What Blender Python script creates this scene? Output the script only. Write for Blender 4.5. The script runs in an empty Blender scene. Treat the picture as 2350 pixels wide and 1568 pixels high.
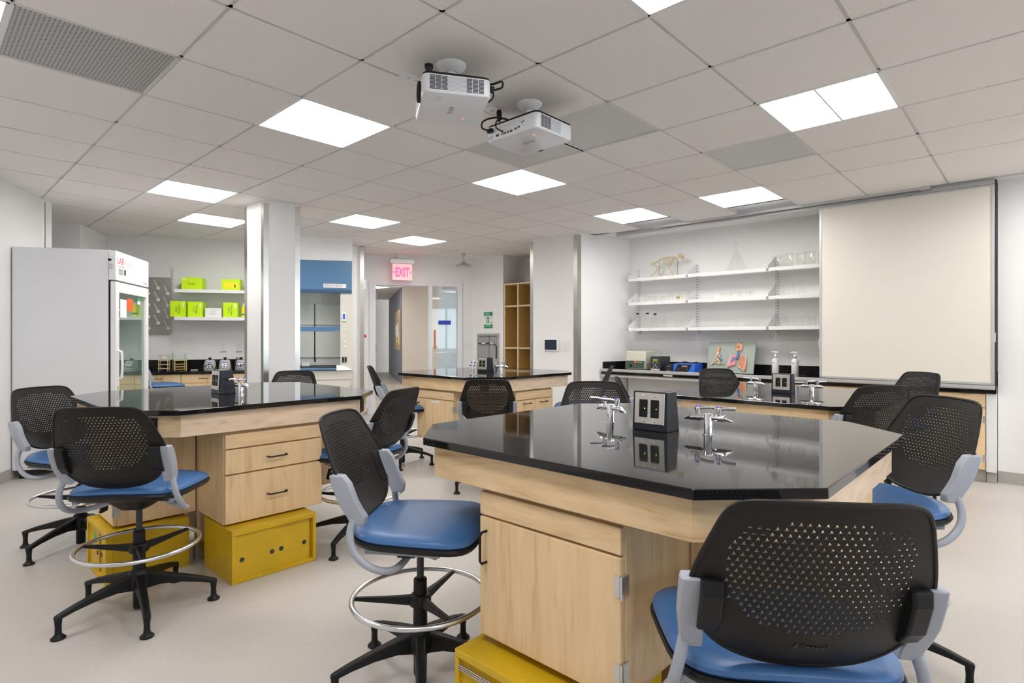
import bpy, bmesh, math, random
from mathutils import Matrix, Vector
from mathutils.geometry import delaunay_2d_cdt

# ------------------------------------------------------------------ camera, world, exposure
SC = bpy.context.scene
COL = SC.collection
CAMH = 1.24
cam = bpy.data.cameras.new('camera'); camo = bpy.data.objects.new('camera', cam); COL.objects.link(camo)
cam.sensor_width = 36.0; cam.lens = 36.0*1303.7/2350.0; cam.shift_y = -(784-775.25)/2350.0
cam.clip_start = .05
camo.location = (0, 0, CAMH); camo.rotation_euler = (math.pi/2, 0, 0)
SC.camera = camo
SC.view_settings.view_transform = 'Standard'; SC.view_settings.look = 'None'
SC.view_settings.gamma = 1; SC.view_settings.use_curve_mapping = False
SC.view_settings.exposure = 0.70
SC.cycles.transparent_max_bounces = 28; SC.cycles.max_bounces = 9; SC.cycles.adaptive_threshold = .02
w = bpy.data.worlds.new('sky'); SC.world = w; w.use_nodes = True
w.node_tree.nodes['Background'].inputs[0].default_value = (.80, .89, 1.0, 1)
w.node_tree.nodes['Background'].inputs[1].default_value = 3.2
LAMP = 11.0        # strength of the ceiling panels

PI = math.pi
GA = math.atan2(.7311, .6822)       # direction of the ceiling grid's first axis
SA = math.radians(14.8)             # direction of the far walls
T = .6096; CZ = 2.58
def G(X, Y, z=0.): return Vector((.6822*X-.7311*Y, .7311*X+.6822*Y, z))
def cell(a, b): return (a+1.4829)*T, (b*.991+2.9624)*T
def S(p, s, t=0., z=0.):            # from point p, s along the far-wall direction, t away from the viewer
    return Vector((p[0]+s*math.cos(SA)-t*math.sin(SA), p[1]+s*math.sin(SA)+t*math.cos(SA), z))

# ------------------------------------------------------------------ materials
MATS = {}
def mat(name, col, rough=.5, metal=0., spec=.5, coat=0., emit=None, es=0., noise=0., nscale=30., bump=0., bscale=200.):
    m = bpy.data.materials.new(name); m.use_nodes = True; nt = m.node_tree; b = nt.nodes['Principled BSDF']
    b.inputs['Base Color'].default_value = (*col, 1); b.inputs['Roughness'].default_value = rough
    b.inputs['Metallic'].default_value = metal; b.inputs['Specular IOR Level'].default_value = spec
    b.inputs['Coat Weight'].default_value = coat
    tc = nt.nodes.new('ShaderNodeTexCoord')
    if noise:
        n = nt.nodes.new('ShaderNodeTexNoise'); n.inputs['Scale'].default_value = nscale; n.inputs['Detail'].default_value = 3
        r = nt.nodes.new('ShaderNodeValToRGB')
        r.color_ramp.elements[0].position = .3; r.color_ramp.elements[1].position = .7
        r.color_ramp.elements[0].color = (*[c*(1-noise) for c in col], 1); r.color_ramp.elements[1].color = (*[min(1, c*(1+noise)) for c in col], 1)
        nt.links.new(tc.outputs['Object'], n.inputs['Vector']); nt.links.new(n.outputs['Fac'], r.inputs['Fac'])
        nt.links.new(r.outputs['Color'], b.inputs['Base Color'])
    if bump:
        n2 = nt.nodes.new('ShaderNodeTexNoise'); n2.inputs['Scale'].default_value = bscale
        bp = nt.nodes.new('ShaderNodeBump'); bp.inputs['Strength'].default_value = bump; bp.inputs['Distance'].default_value = .002
        nt.links.new(tc.outputs['Object'], n2.inputs['Vector']); nt.links.new(n2.outputs['Fac'], bp.inputs['Height'])
        nt.links.new(bp.outputs['Normal'], b.inputs['Normal'])
    if emit:
        b.inputs['Emission Color'].default_value = (*emit, 1); b.inputs['Emission Strength'].default_value = es
    MATS[name] = m; return m
def wood(name, sc, c0=(.60, .385, .185), c1=(.85, .635, .375), dist=1.1):
    m = bpy.data.materials.new(name); m.use_nodes = True; nt = m.node_tree; b = nt.nodes['Principled BSDF']
    b.inputs['Roughness'].default_value = .38; b.inputs['Specular IOR Level'].default_value = .4
    tc = nt.nodes.new('ShaderNodeTexCoord'); mp = nt.nodes.new('ShaderNodeMapping'); mp.inputs['Scale'].default_value = sc
    n = nt.nodes.new('ShaderNodeTexNoise'); n.inputs['Scale'].default_value = 2.2; n.inputs['Detail'].default_value = 6; n.inputs['Distortion'].default_value = dist
    n2 = nt.nodes.new('ShaderNodeTexNoise'); n2.inputs['Scale'].default_value = 9.; n2.inputs['Detail'].default_value = 4
    mx = nt.nodes.new('ShaderNodeMath'); mx.operation = 'MULTIPLY_ADD'; mx.inputs[1].default_value = .35
    r = nt.nodes.new('ShaderNodeValToRGB')
    r.color_ramp.elements[0].position = .46; r.color_ramp.elements[1].position = .82
    r.color_ramp.elements[0].color = (*c0, 1); r.color_ramp.elements[1].color = (*c1, 1)
    e = r.color_ramp.elements.new(.60); e.color = (*[(x*.35+y*.65) for x, y in zip(c0, c1)], 1)
    L = nt.links.new
    L(tc.outputs['Object'], mp.inputs['Vector']); L(mp.outputs['Vector'], n.inputs['Vector']); L(mp.outputs['Vector'], n2.inputs['Vector'])
    L(n2.outputs['Fac'], mx.inputs[0]); L(n.outputs['Fac'], mx.inputs[2]); L(mx.outputs['Value'], r.inputs['Fac']); L(r.outputs['Color'], b.inputs['Base Color'])
    MATS[name] = m; return m
def glass(name, tint=(.97, .98, .97), ior=1.45, rough=.02, gcol=(1, 1, 1), k=.6, k0=.04):
    m = bpy.data.materials.new(name); m.use_nodes = True; nt = m.node_tree; nt.nodes.clear()
    o = nt.nodes.new('ShaderNodeOutputMaterial'); mx = nt.nodes.new('ShaderNodeMixShader'); lw = nt.nodes.new('ShaderNodeLayerWeight'); lw.inputs['Blend'].default_value = .5
    pw = nt.nodes.new('ShaderNodeMath'); pw.operation = 'POWER'; pw.inputs[1].default_value = 3.2
    f = nt.nodes.new('ShaderNodeMath'); f.operation = 'MULTIPLY_ADD'; f.inputs[1].default_value = k; f.inputs[2].default_value = k0
    nt.links.new(lw.outputs['Facing'], pw.inputs[0]); nt.links.new(pw.outputs[0], f.inputs[0])
    t = nt.nodes.new('ShaderNodeBsdfTransparent'); t.inputs[0].default_value = (*tint, 1)
    g = nt.nodes.new('ShaderNodeBsdfGlossy'); g.inputs['Roughness'].default_value = rough; g.inputs['Color'].default_value = (*gcol, 1)
    nt.links.new(f.outputs[0], mx.inputs[0]); nt.links.new(t.outputs[0], mx.inputs[1]); nt.links.new(g.outputs[0], mx.inputs[2]); nt.links.new(mx.outputs[0], o.inputs[0])
    MATS[name] = m; return m
def perf(name, c0, c1, scale, rough=.4, metal=0.):     # round perforations as a pattern
    m = mat(name, c1, rough, metal); nt = m.node_tree; b = nt.nodes['Principled BSDF']
    tc = nt.nodes['Texture Coordinate']; v = nt.nodes.new('ShaderNodeTexVoronoi'); v.inputs['Scale'].default_value = scale; v.inputs['Randomness'].default_value = 0
    r = nt.nodes.new('ShaderNodeValToRGB'); r.color_ramp.interpolation = 'CONSTANT'
    r.color_ramp.elements[0].color = (*c0, 1); r.color_ramp.elements[1].position = .36; r.color_ramp.elements[1].color = (*c1, 1)
    nt.links.new(tc.outputs['Object'], v.inputs['Vector']); nt.links.new(v.outputs['Distance'], r.inputs['Fac']); nt.links.new(r.outputs['Color'], b.inputs['Base Color'])
    return m
mat('paint', (.87, .86, .855), .55, spec=.3, noise=.012, nscale=2.)
mat('paint_warm', (.80, .75, .69), .55, spec=.3)
mat('tile', (.88, .845, .82), .85, spec=.2, noise=.02, nscale=90, bump=.05, bscale=400)
mat('gridbar', (.66, .65, .64), .4)
mat('plenum', (.05, .05, .05), .9)
mat('floor', (.565, .535, .505), .33, spec=.42, noise=.035, nscale=60)
mat('corridor_floor', (.42, .37, .31), .4, noise=.12, nscale=3)
mat('cove', (.44, .42, .39), .5)
mat('steel', (.62, .60, .57), .28, metal=1., noise=.05, nscale=8)
mat('satin', (.68, .68, .70), .3, metal=1.)
mat('chrome', (.85, .86, .90), .06, metal=1.)
mat('alu', (.60, .60, .60), .4, metal=.6)
mat('epoxy', (.010, .010, .011), .045, spec=.44)
mat('shell', (.0115, .0095, .0083), .45, spec=.28, bump=.15, bscale=900)
mat('blackpl', (.008, .008, .010), .42, spec=.3)
mat('black', (.008, .008, .009), .45, spec=.3)
mat('vinyl', (.052, .150, .365), .38, spec=.5, bump=.1, bscale=700)
mat('greyframe', (.36, .39, .45), .36, spec=.5)
wood('maple_v', (9, 9, .9), (.68, .465, .245)); wood('maple_h', (1.0, 1.0, 6.5), dist=2.4); wood('maple_pink', (1.0, 1.0, 6.5), (.64, .44, .28), (.87, .69, .51), dist=2.4)
wood('locker_wood', (9, 9, .9), (.55, .36, .12), (.66, .45, .17))
mat('edge_wood', (.72, .55, .35), .45)
mat('yellow', (.68, .44, .012), .38, noise=.08, nscale=7)
mat('yellow_in', (.50, .34, .012), .5)
mat('white', (.82, .82, .82), .4)
mat('whitegloss', (.80, .81, .84), .3)
mat('plastic_w', (.84, .84, .85), .28)
mat('board', (.78, .735, .655), .3, spec=.35)
mat('hoodblue', (.085, .20, .36), .38)
mat('hoodblue_d', (.035, .10, .20), .4)
mat('hoodgrey', (.74, .74, .715), .5)
mat('beige', (.70, .68, .61), .45)
mat('darkwood', (.105, .105, .135), .5, noise=.2, nscale=14)
mat('cork', (.50, .38, .22), .8, noise=.12, nscale=60)
mat('lime', (.60, .90, .0), .5)
mat('yellowlabel', (.95, .85, .0), .5)
mat('paper', (.85, .84, .82), .6)
mat('ink', (.05, .05, .06), .6)
mat('brownink', (.40, .18, .02), .6)
mat('redink', (.75, .05, .08), .6)
mat('greyink', (.25, .25, .27), .5)
mat('silverink', (.55, .56, .6), .4)
mat('orange', (.90, .13, .03), .5)
mat('green', (.02, .32, .14), .5)
mat('sticker_green', (.05, .55, .25), .5)
mat('bluesign', (.012, .05, .50), .4)
mat('frost', (.72, .80, .86), .35)
mat('cabgrey', (.36, .37, .36), .45)
mat('switchgrey', (.45, .45, .44), .35, metal=.3)
mat('cream', (.62, .60, .50), .45)
mat('dkgreen', (.035, .08, .05), .45)
mat('charcoal', (.035, .038, .045), .5)
mat('navy', (.009, .011, .020), .4)
mat('blueps', (.01, .12, .62), .4)
mat('lcd', (.25, .35, .02), .4)
mat('boardgrey', (.36, .40, .36), .5)
mat('bone', (.66, .53, .30), .5)
mat('pinktissue', (.75, .28, .33), .5, noise=.15, nscale=40)
mat('browntissue', (.62, .24, .14), .5, noise=.1, nscale=50)
mat('creamtissue', (.85, .68, .48), .5)
mat('bluetissue', (.10, .22, .55), .5)
mat('skinmodel', (.75, .42, .25), .5)
mat('rackwood', (.72, .58, .36), .6)
mat('rackyellow', (.60, .42, .08), .5)
mat('rackgreen', (.50, .62, .50), .35)
mat('greycase', (.45, .46, .43), .4)
mat('violet', (.16, .12, .60), .4)
mat('screen', (.025, .035, .06), .15)
mat('rim', (.72, .74, .74), .2)
mat('amberliquid', (.55, .33, .05), .3)
mat('hole', (.03, .03, .03), .7)
mat('slot', (.12, .13, .13), .7)
perf('perf_grey', (.10, .10, .105), (.46, .455, .45), 62)
perf('perf_light', (.36, .36, .36), (.66, .66, .65), 70)
mat('lamp', (.9, .9, .9), .5, emit=(1.0, .975, .945), es=LAMP)
mat('lampbaffle', (.9, .9, .9), .5, emit=(1.0, .975, .945), es=.55)
mat('exitred', (.8, .02, .04), .4, emit=(1, .03, .10), es=2.2)
mat('exitglow', (.9, .5, .5), .4, emit=(1, .42, .46), es=.45)
mat('ledred', (.8, .1, .1), .4, emit=(1, .1, .1), es=2)
mat('ledgreen', (.4, .8, .0), .4, emit=(.6, 1, .05), es=3)
glass('glass'); glass('pane', (.97, .985, .98)); glass('fridgeglass', (.80, .90, .85), k=.8, k0=.14); glass('glassware', (.985, .985, .975), 1.5, .04, k=.42, k0=.02)
M_ = MATS

# ------------------------------------------------------------------ mesh building
class MB:
    def __init__(s): s.v = []; s.f = []; s.mi = []; s.cur = 0
    def add(s, vs, fs, M=None):
        o = len(s.v)
        s.v += [tuple(M @ Vector(p)) if M is not None else tuple(p) for p in vs]
        for f in fs: s.f.append(tuple(i+o for i in f)); s.mi.append(s.cur)
        return s
    def m(s, i): s.cur = i; return s
    def box(s, x0, x1, y0, y1, z0, z1, M=None):
        return s.add([(x0,y0,z0),(x1,y0,z0),(x1,y1,z0),(x0,y1,z0),(x0,y0,z1),(x1,y0,z1),(x1,y1,z1),(x0,y1,z1)],
            [(3,2,1,0),(4,5,6,7),(0,1,5,4),(1,2,6,5),(2,3,7,6),(3,0,4,7)], M)
    def cbox(s, c, d, M=None):
        return s.box(c[0]-d[0]/2, c[0]+d[0]/2, c[1]-d[1]/2, c[1]+d[1]/2, c[2]-d[2]/2, c[2]+d[2]/2, M)
    def prism(s, poly, z0, z1, M=None):
        n = len(poly)
        a = sum(poly[i][0]*poly[(i+1) % n][1]-poly[(i+1) % n][0]*poly[i][1] for i in range(n))
        if a < 0: poly = poly[::-1]
        return s.add([(p[0], p[1], z0) for p in poly]+[(p[0], p[1], z1) for p in poly],
            [tuple(range(n))[::-1], tuple(range(n, 2*n))]+[(i, (i+1) % n, n+(i+1) % n, n+i) for i in range(n)], M)
    def loft(s, rings, cap=True, M=None, closed=True):
        n = len(rings[0]); vs = [p for r in rings for p in r]; fs = []
        for k in range(len(rings)-1):
            for i in range(n if closed else n-1):
                j = (i+1) % n
                fs.append((k*n+i, k*n+j, (k+1)*n+j, (k+1)*n+i))
        if cap: fs.append(tuple(range(n))[::-1]); fs.append(tuple((len(rings)-1)*n+i for i in range(n)))
        return s.add(vs, fs, M)
    def lathe(s, prof, seg=20, c=(0, 0, 0), M=None, cap=True):
        rings = [[(c[0]+r*math.cos(2*PI*i/seg), c[1]+r*math.sin(2*PI*i/seg), c[2]+z) for i in range(seg)] for r, z in prof]
        return s.loft(rings, cap, M)
    def tube(s, pts, r, seg=8, closed=False, M=None, cap=True):
        pts = [Vector(p) for p in pts]; n = len(pts); rings = []; up = None
        for i, p in enumerate(pts):
            if closed: t = pts[(i+1) % n]-pts[i-1]
            else: t = pts[min(i+1, n-1)]-pts[max(i-1, 0)]
            t.normalize()
            if up is None: up = Vector((0, 0, 1)) if abs(t.z) < .9 else Vector((1, 0, 0))
            a = t.cross(up)
            if a.length < 1e-4: a = t.cross(Vector((1, 0, 0)))
            a.normalize(); b = a.cross(t); b.normalize(); up = b
            rr = r[i] if isinstance(r, (list, tuple)) else r
            rings.append([tuple(p+a*rr*math.cos(2*PI*k/seg)+b*rr*math.sin(2*PI*k/seg)) for k in range(seg)])
        if closed: rings.append(rings[0]); cap = False
        return s.loft(rings, cap, M)
    def sphere(s, c, r, seg=14, M=None):
        k = seg//2
        rr = r if isinstance(r, (list, tuple)) else (r, r, r)
        rings = [[(c[0]+rr[0]*math.sin(PI*j/k)*math.cos(2*PI*i/seg), c[1]+rr[1]*math.sin(PI*j/k)*math.sin(2*PI*i/seg), c[2]-rr[2]*math.cos(PI*j/k)) for i in range(seg)] for j in range(1, k)]
        return s.loft(rings, True, M)
    def mesh(s, name, mats, smooth=False):
        me = bpy.data.meshes.new(name); me.from_pydata(s.v, [], s.f)
        for x in (mats if isinstance(mats, (list, tuple)) else [mats]): me.materials.append(M_[x])
        me.polygons.foreach_set('material_index', s.mi)
        if smooth:
            me.polygons.foreach_set('use_smooth', [True]*len(me.polygons))
        me.update()
        bm = bmesh.new(); bm.from_mesh(me); bmesh.ops.recalc_face_normals(bm, faces=bm.faces); bm.to_mesh(me); bm.free()
        if smooth: me.set_sharp_from_angle(angle=math.radians(38))
        return me
def ob(name, mb, mats, parent=None, M=None, smooth=False, bevel=0, label=None):
    me = mb.mesh(name, mats, smooth) if isinstance(mb, MB) else mb
    o = bpy.data.objects.new(name, me); COL.objects.link(o)
    if parent is not None: o.parent = parent
    if M is not None: o.matrix_local = M
    if bevel:
        b = o.modifiers.new('bevel', 'BEVEL'); b.width = bevel; b.segments = 2; b.limit_method = 'ANGLE'; b.angle_limit = math.radians(40)
    if label: o['label'] = label
    return o
def tag(o, label, cat, group=None, kind=None):
    o['label'] = label; o['category'] = cat
    if group: o['group'] = group
    if kind: o['kind'] = kind
    return o
def thing(name, label, cat, loc=(0, 0, 0), rz=0., group=None):
    o = bpy.data.objects.new(name, None); COL.objects.link(o); o.location = loc; o.rotation_euler = (0, 0, rz); o.empty_display_size = .1
    return tag(o, label, cat, group)
def struct(name, mb, mats, M=None, parent=None, smooth=False, bevel=0):
    o = ob(name, mb, mats, parent, M, smooth, bevel)
    if parent is None: o['kind'] = 'structure'
    return o
def copy_tree(o, parent=None):
    c = o.copy(); COL.objects.link(c)
    if parent is not None: c.parent = parent
    for ch in list(o.children): copy_tree(ch, c)
    return c
def face(o, r, u=(0, 0, 1)):
    o = Vector(o); r = Vector(r).normalized(); u = Vector(u).normalized(); n = r.cross(u)
    return Matrix(((r.x, u.x, n.x, o.x), (r.y, u.y, n.y, o.y), (r.z, u.z, n.z, o.z), (0, 0, 0, 1)))
def place(loc, rz=0.): return Matrix.Translation(Vector(loc)) @ Matrix.Rotation(rz, 4, 'Z')
def textmesh(txt, size, align='CENTER', ext=.0006, off=0.):
    cu = bpy.data.curves.new('lettering', 'FONT'); cu.body = txt; cu.size = size; cu.align_x = align; cu.align_y = 'CENTER'; cu.extrude = ext; cu.offset = off; cu.resolution_u = 3
    o = bpy.data.objects.new('lettering', cu); COL.objects.link(o)
    dg = bpy.context.evaluated_depsgraph_get(); me = bpy.data.meshes.new_from_object(o.evaluated_get(dg))
    bpy.data.objects.remove(o); bpy.data.curves.remove(cu)
    return me
def text(txt, size, m, parent, M, name='lettering', align='CENTER', ext=.0006, sx=1., off=0.):
    me = textmesh(txt, size, align, ext, off); me.materials.clear(); me.materials.append(M_[m])
    return ob(name, me, None, parent, M @ Matrix.Diagonal((sx, 1, 1, 1)))

# ------------------------------------------------------------------ room shell
mb = MB()
mb.prism([(-9, -7), (13, -7), (13, 14), (-9, 14)], -.1, 0)
struct('floor', mb, 'floor')
def wall(name, p, q, z0=0., z1=CZ+.12, th=.12, side=1, m='paint', parent=None):
    p = Vector((p[0], p[1])); q = Vector((q[0], q[1])); d = (q-p).normalized(); n = Vector((-d.y, d.x))*side*th
    return struct(name, MB().prism([tuple(p), tuple(q), tuple(q+n), tuple(p+n)], z0, z1), m, parent=parent)
def strip(name, p, q, z0, z1, th, side, m='cove'):
    return wall(name, p, q, z0, z1, th, side, m)
A = (-4.555, 5.545)
LW0 = (-2.0, -2.6)
wall('wall_left', LW0, A, side=1)
wall('wall_left_return', (A[0], A[1]), (A[0]-1.2, A[1]-.32), side=-1)
RC = (-5.09, 6.69)
wall('wall_recess', (RC[0]-1.3*math.cos(SA), RC[1]-1.3*math.sin(SA)), RC, side=1)
AC = (-5.308, 7.425); B0 = (-3.70, 7.85)
wall('wall_alcove_side', RC, AC, side=1)
wall('wall_recess_end', (A[0]-1.2, A[1]-.32), (RC[0]-1.3*math.cos(SA), RC[1]-1.3*math.sin(SA)), side=1)
BE = S(B0, 1.2)
wall('wall_alcove_back', AC, BE[:2], side=1)
# fume hood enclosure and wing wall
HC = (-2.166, 7.695)           # right front corner of the boxed-in front above the hood
W0 = S((-2.305, 8.28), .142); WL = S((-2.305, 8.28), -.9)
wall('wall_wing', WL[:2], W0[:2], side=1)
E0 = (-2.40, 9.19)
WS = S(W0, 0, .86)
wall('wall_wing_side', W0[:2], WS[:2], side=1, th=.10)
# exit wall with a doorway and a side light
def E_(s, t=0., z=0.): return S(E0, s, t, z)
EX = {}
def ewall(name, s0, s1, z0, z1, m='paint', th=.14):
    return wall(name, E_(s0)[:2], E_(s1)[:2], z0, z1, th, 1, m)
# positions measured along the exit wall
s_fl, s_o0, s_o1, s_p1, s_fr = .10, .19, 1.055, 1.105, 1.60
ewall('wall_exit_left', -.35, s_fl, 0, CZ+.12)
ewall('wall_exit_over', s_fl, s_fr, 2.15, CZ+.12)
ewall('wall_exit_right', s_fr, 1.80, 0, CZ+.12)
F1 = S((-.666, 9.648), 0)
C1p = Vector((-.141, 9.194, 0)); C2p = Vector((.284, 8.824, 0)); dg = (C2p-C1p).normalized(); ng = Vector((-dg.y, dg.x, 0))
wall('wall_eyewash', F1[:2], C1p[:2], side=1)
# right column block
PB = G(5.88, 5.143); PA = G(5.88, 4.344)
SW = G(6.78, 4.11)
def quad(name, pts, z0, z1, m='paint'): return struct(name, MB().prism([tuple(p[:2]) for p in pts], z0, z1), m)
quad('wall_column_right', [PB, PA, SW, G(6.95, 4.2), G(6.95, 5.143)], 0, CZ+.12)
quad('wall_back_right', [SW, G(6.78, .0), G(6.9, .0), G(6.9, 4.11)], 0, CZ+.12)
RX = 6.40; RY = .277
quad('wall_right', [G(RX, RY), G(RX, -4.6), G(6.9, -4.6), G(6.9, RY)], 0, CZ+.12)
# wall behind with a window opening, unseen, made wide to brighten the ceiling
def gw(name, x0, x1, z0, z1): return quad(name, [G(x0, -4.5), G(x1, -4.5), G(x1, -4.62), G(x0, -4.62)], z0, z1)
gw('wall_behind_left', -1.2, -.6, 0, CZ+.12); gw('wall_behind_right', 5.6, RX, 0, CZ+.12)
gw('wall_behind_below', -.6, 5.6, 0, .75); gw('wall_behind_above', -.6, 5.6, 2.45, CZ+.12)
wq = G(-1.2, -4.5)
wall('wall_behind_corner', LW0, wq[:2], side=-1)
mb = MB()
gbw = lambda mb, x0, x1, y0, y1, z0, z1: mb.prism([tuple(G(x, y)[:2]) for x, y in ((x0, y0), (x1, y0), (x1, y1), (x0, y1))], z0, z1)
gbw(mb, -.6, 5.6, -4.60, -4.54, .75, .81); gbw(mb, -.6, 5.6, -4.60, -4.54, 2.39, 2.45)
for X in (-.57, .95, 2.5, 4.05, 5.57): gbw(mb, X-.03, X+.03, -4.60, -4.54, .81, 2.39)
wf = struct('window_1', mb, 'alu')
mb = MB(); gbw(mb, -.6, 5.6, -4.576, -4.57, .8, 2.4); struct('window_pane', mb, 'pane', parent=wf)
# column in the left middle
cF = Vector((-2.42, 5.535, 0)); cL = Vector((-2.71, 5.76, 0)); cR = Vector((-2.14, 5.73, 0))
quad('wall_column', [cF, cR, cR+cL-cF, cL], 0, CZ+.12)
# ceiling: lay-in tiles with narrow grooves, holes where lamps and grilles sit
LIGHTS = [(1, 2), (1, 6), (2, 8), (4, 6), (6, 7), (4, 2), (7, 2), (7, 0), (4, -2), (1, -2), (-2, 2)]
LIGHTS_ADDED = [(-2, -2), (1, -6), (-1, -5), (4, -6), (7, -6), (7, -4), (9, 13), (12, 18), (11, 11), (10, 16),]  # unseen lamps added to light the room and brighten the corridor
VENTS = [(-1, 2), (3, 0), (3, 1), (5, -1)]
mb = MB(); g = .009
def cellpoly(a, b, ins):
    x0, y0 = cell(a, b); x1, y1 = cell(a+1, b+1)
    return [tuple(G(x, y)[:2]) for x, y in ((x0+ins, y0+ins), (x1-ins, y0+ins), (x1-ins, y1-ins), (x0+ins, y1-ins))]
def visible_cell(a, b):
    x0, y0 = cell(a+.5, b+.5); p = G(x0, y0)
    if x0 > 6.3 and y0 < 4.6: return False
    if a > 7 and b < 5: return False
    return -8 < p.x < 12 and -6.5 < p.y < 22
for a in range(-9, 26):
    for b in range(-12, 30):
        if (a, b) in LIGHTS or (a, b) in LIGHTS_ADDED or (a, b) in VENTS or not visible_cell(a, b): continue
        pl = cellpoly(a, b, g)
        if a == 7 and b < 5:      # cut tiles at the soffit line
            x0, y0 = cell(a, b); x1, y1 = cell(a+1, b+1); x1 = 6.19
            pl = [tuple(G(x, y)[:2]) for x, y in ((x0+g, y0+g), (x1, y0+g), (x1, y1-g), (x0+g, y1-g))]
        mb.prism(pl, CZ, CZ+.018)
ceil = struct('ceiling', mb, 'tile')
mb = MB()
for a in range(-9, 26):
    x, _ = cell(a, 0)
    if x > 6.2: lo = 7.
    else: lo = -7
    hi = 20
    mb.prism([tuple(G(x+dx, y)[:2]) for dx, y in ((-.012, lo if a < 8 else 4.3), (.012, lo if a < 8 else 4.3), (.012, hi), (-.012, hi))], CZ+.007, CZ+.012)
for b in range(-12, 30):
    _, y = cell(0, b)
    hi = 6.19 if y < 4.3 else 16
    mb.prism([tuple(G(x, y+dy)[:2]) for x, dy in ((-5, -.012), (hi, -.012), (hi, .012), (-5, .012))], CZ+.007, CZ+.012)
struct('ceiling_grid', mb, 'gridbar', parent=ceil)
struct('ceiling_deck', MB().prism([(-9, -7), (13, -7), (13, 24), (-9, 24)], CZ+.20, CZ+.24), 'plenum', parent=ceil)
quad('ceiling_soffit', [G(6.26, -4.6), G(6.9, -4.6), G(6.9, 4.35), G(6.05, 4.35), G(6.19, 4.0), G(6.26, 4.0)], CZ, CZ+.1)

# ceiling lamps
def lamp(a, b, label, group='square ceiling lamps'):
    x0, y0 = cell(a, b); x1, y1 = cell(a+1, b+1); c = G((x0+x1)/2, (y0+y1)/2, CZ)
    t = thing('ceiling_light', label, 'ceiling light', c, GA, group)
    h = .302; k = (y1-y0)/2-.002
    mb = MB()
    for s in (-1, 1):
        mb.box(s*h-.012, s*h+.012, -k, k, -.002, .05); mb.box(-h, h, s*k-.012, s*k+.012, -.002, .05)
    ob('frame', mb, 'white', t)
    mb = MB(); n = 10; rings = []
    mb.box(-h, h, -k, k, .052, .056)
    ob('diffuser', mb, 'lamp', t)
    if (a, b) == (4, -2):
        mb = MB(); mb.box(-h+.01, h-.01, -.004, .004, -.002, .05); ob('divider', mb, 'cabgrey', t)
    return t
LL = {(1, 2): 'square ceiling lamp left of the projectors', (1, 6): 'square ceiling lamp above the tall glass door fridge',
      (2, 8): 'smaller looking square ceiling lamp just left of the white column top', (4, 6): 'square ceiling lamp above the blue fume hood panel',
      (6, 7): 'farthest square ceiling lamp, nearest the red exit sign', (4, 2): 'square ceiling lamp just beyond the grey grille behind the projectors',
      (7, 2): 'square ceiling lamp above the left end of the glassware shelves', (7, 0): 'square ceiling lamp nearest the dark ceiling track by the whiteboard',
      (4, -2): 'large square ceiling lamp split by a dark divider, upper right', (1, -2): 'square ceiling lamp cut off by the top edge, right of centre',
      (-2, 2): 'square ceiling lamp cut off at the top left corner beside the perforated grille'}
for c in LIGHTS: lamp(*c, LL[c])
for c in LIGHTS_ADDED: lamp(*c, 'square ceiling lamp added out of view to give more light', 'square ceiling lamps added out of view')
VL = {(-1, 2): 'large perforated grey ceiling grille in the top left corner', (3, 0): 'grey ceiling grille panel right of the projectors',
      (3, 1): 'grey ceiling grille panel hidden partly below the right projector', (5, -1): 'grey ceiling grille below the large divided lamp'}
for i, c in enumerate(VENTS):
    x0, y0 = cell(*c); x1, y1 = cell(c[0]+1, c[1]+1)
    t = thing('ceiling_grille', VL[c], 'ceiling grille', G((x0+x1)/2, (y0+y1)/2, CZ), GA, 'grey ceiling grilles')
    mb = MB(); h = .296; k = .293
    mb.box(-h, h, -k, k, .004, .008)
    ob('perforated_panel', mb, 'perf_grey' if c == (-1, 2) else 'perf_light', t)
    mb = MB()
    for s in (-1, 1): mb.box(s*.301-.010, s*.301+.010, -.30, .30, 0, .012); mb.box(-.3, .3, s*.299-.010, s*.299+.010, 0, .012)
    ob('frame', mb, 'gridbar', t)
# stainless corner guards
def guard(n, c, d1, d2, z0=.1, z1=CZ-.02, wd=.048):
    c = Vector(c); d1 = Vector(d1).normalized(); d2 = Vector(d2).normalized(); out = -(d1+d2).normalized()*.003
    p = [c+out, c+d1*wd+out*.5, c+d1*wd, c, c+d2*wd, c+d2*wd+out*.5]
    struct('trim_%d' % n, MB().prism([tuple(x[:2]) for x in p], z0, z1), 'steel')
dR = (cR-cF); dL = (cL-cF)
guard(1, cF, dL, dR); guard(2, cR, -dR, dL); guard(3, cL, -dL, dR)
gY = G(0, 1); gX = G(1, 0)
guard(4, PB, -gY, gX, wd=.055); guard(5, PA, gY, SW-PA, wd=.062)
sd = S((0, 0), 1); td = S((0, 0), 0, 1)
guard(6, W0, -sd, td, wd=.055)
guard(7, (A[0], A[1], 0), (Vector((*LW0, 0))-Vector((*A, 0))), (-1, -.27, 0), wd=.03)
# cove base
def base(n, p, q, side): strip('baseboard_%s' % n, p[:2], q[:2], 0, .10, .006, side)
base('left', LW0, A, -1); base('right', G(RX, RY), G(RX, -4.5), -1); base('column', cF, cR, -1); base('column_left', cL, cF, -1)
base('exit_left', E_(-.3), E_(.06), -1); base('right_column', PB, PA, -1); base('eyewash', F1, C1p, -1); base('knee_space', PA, SW, -1)
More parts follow.
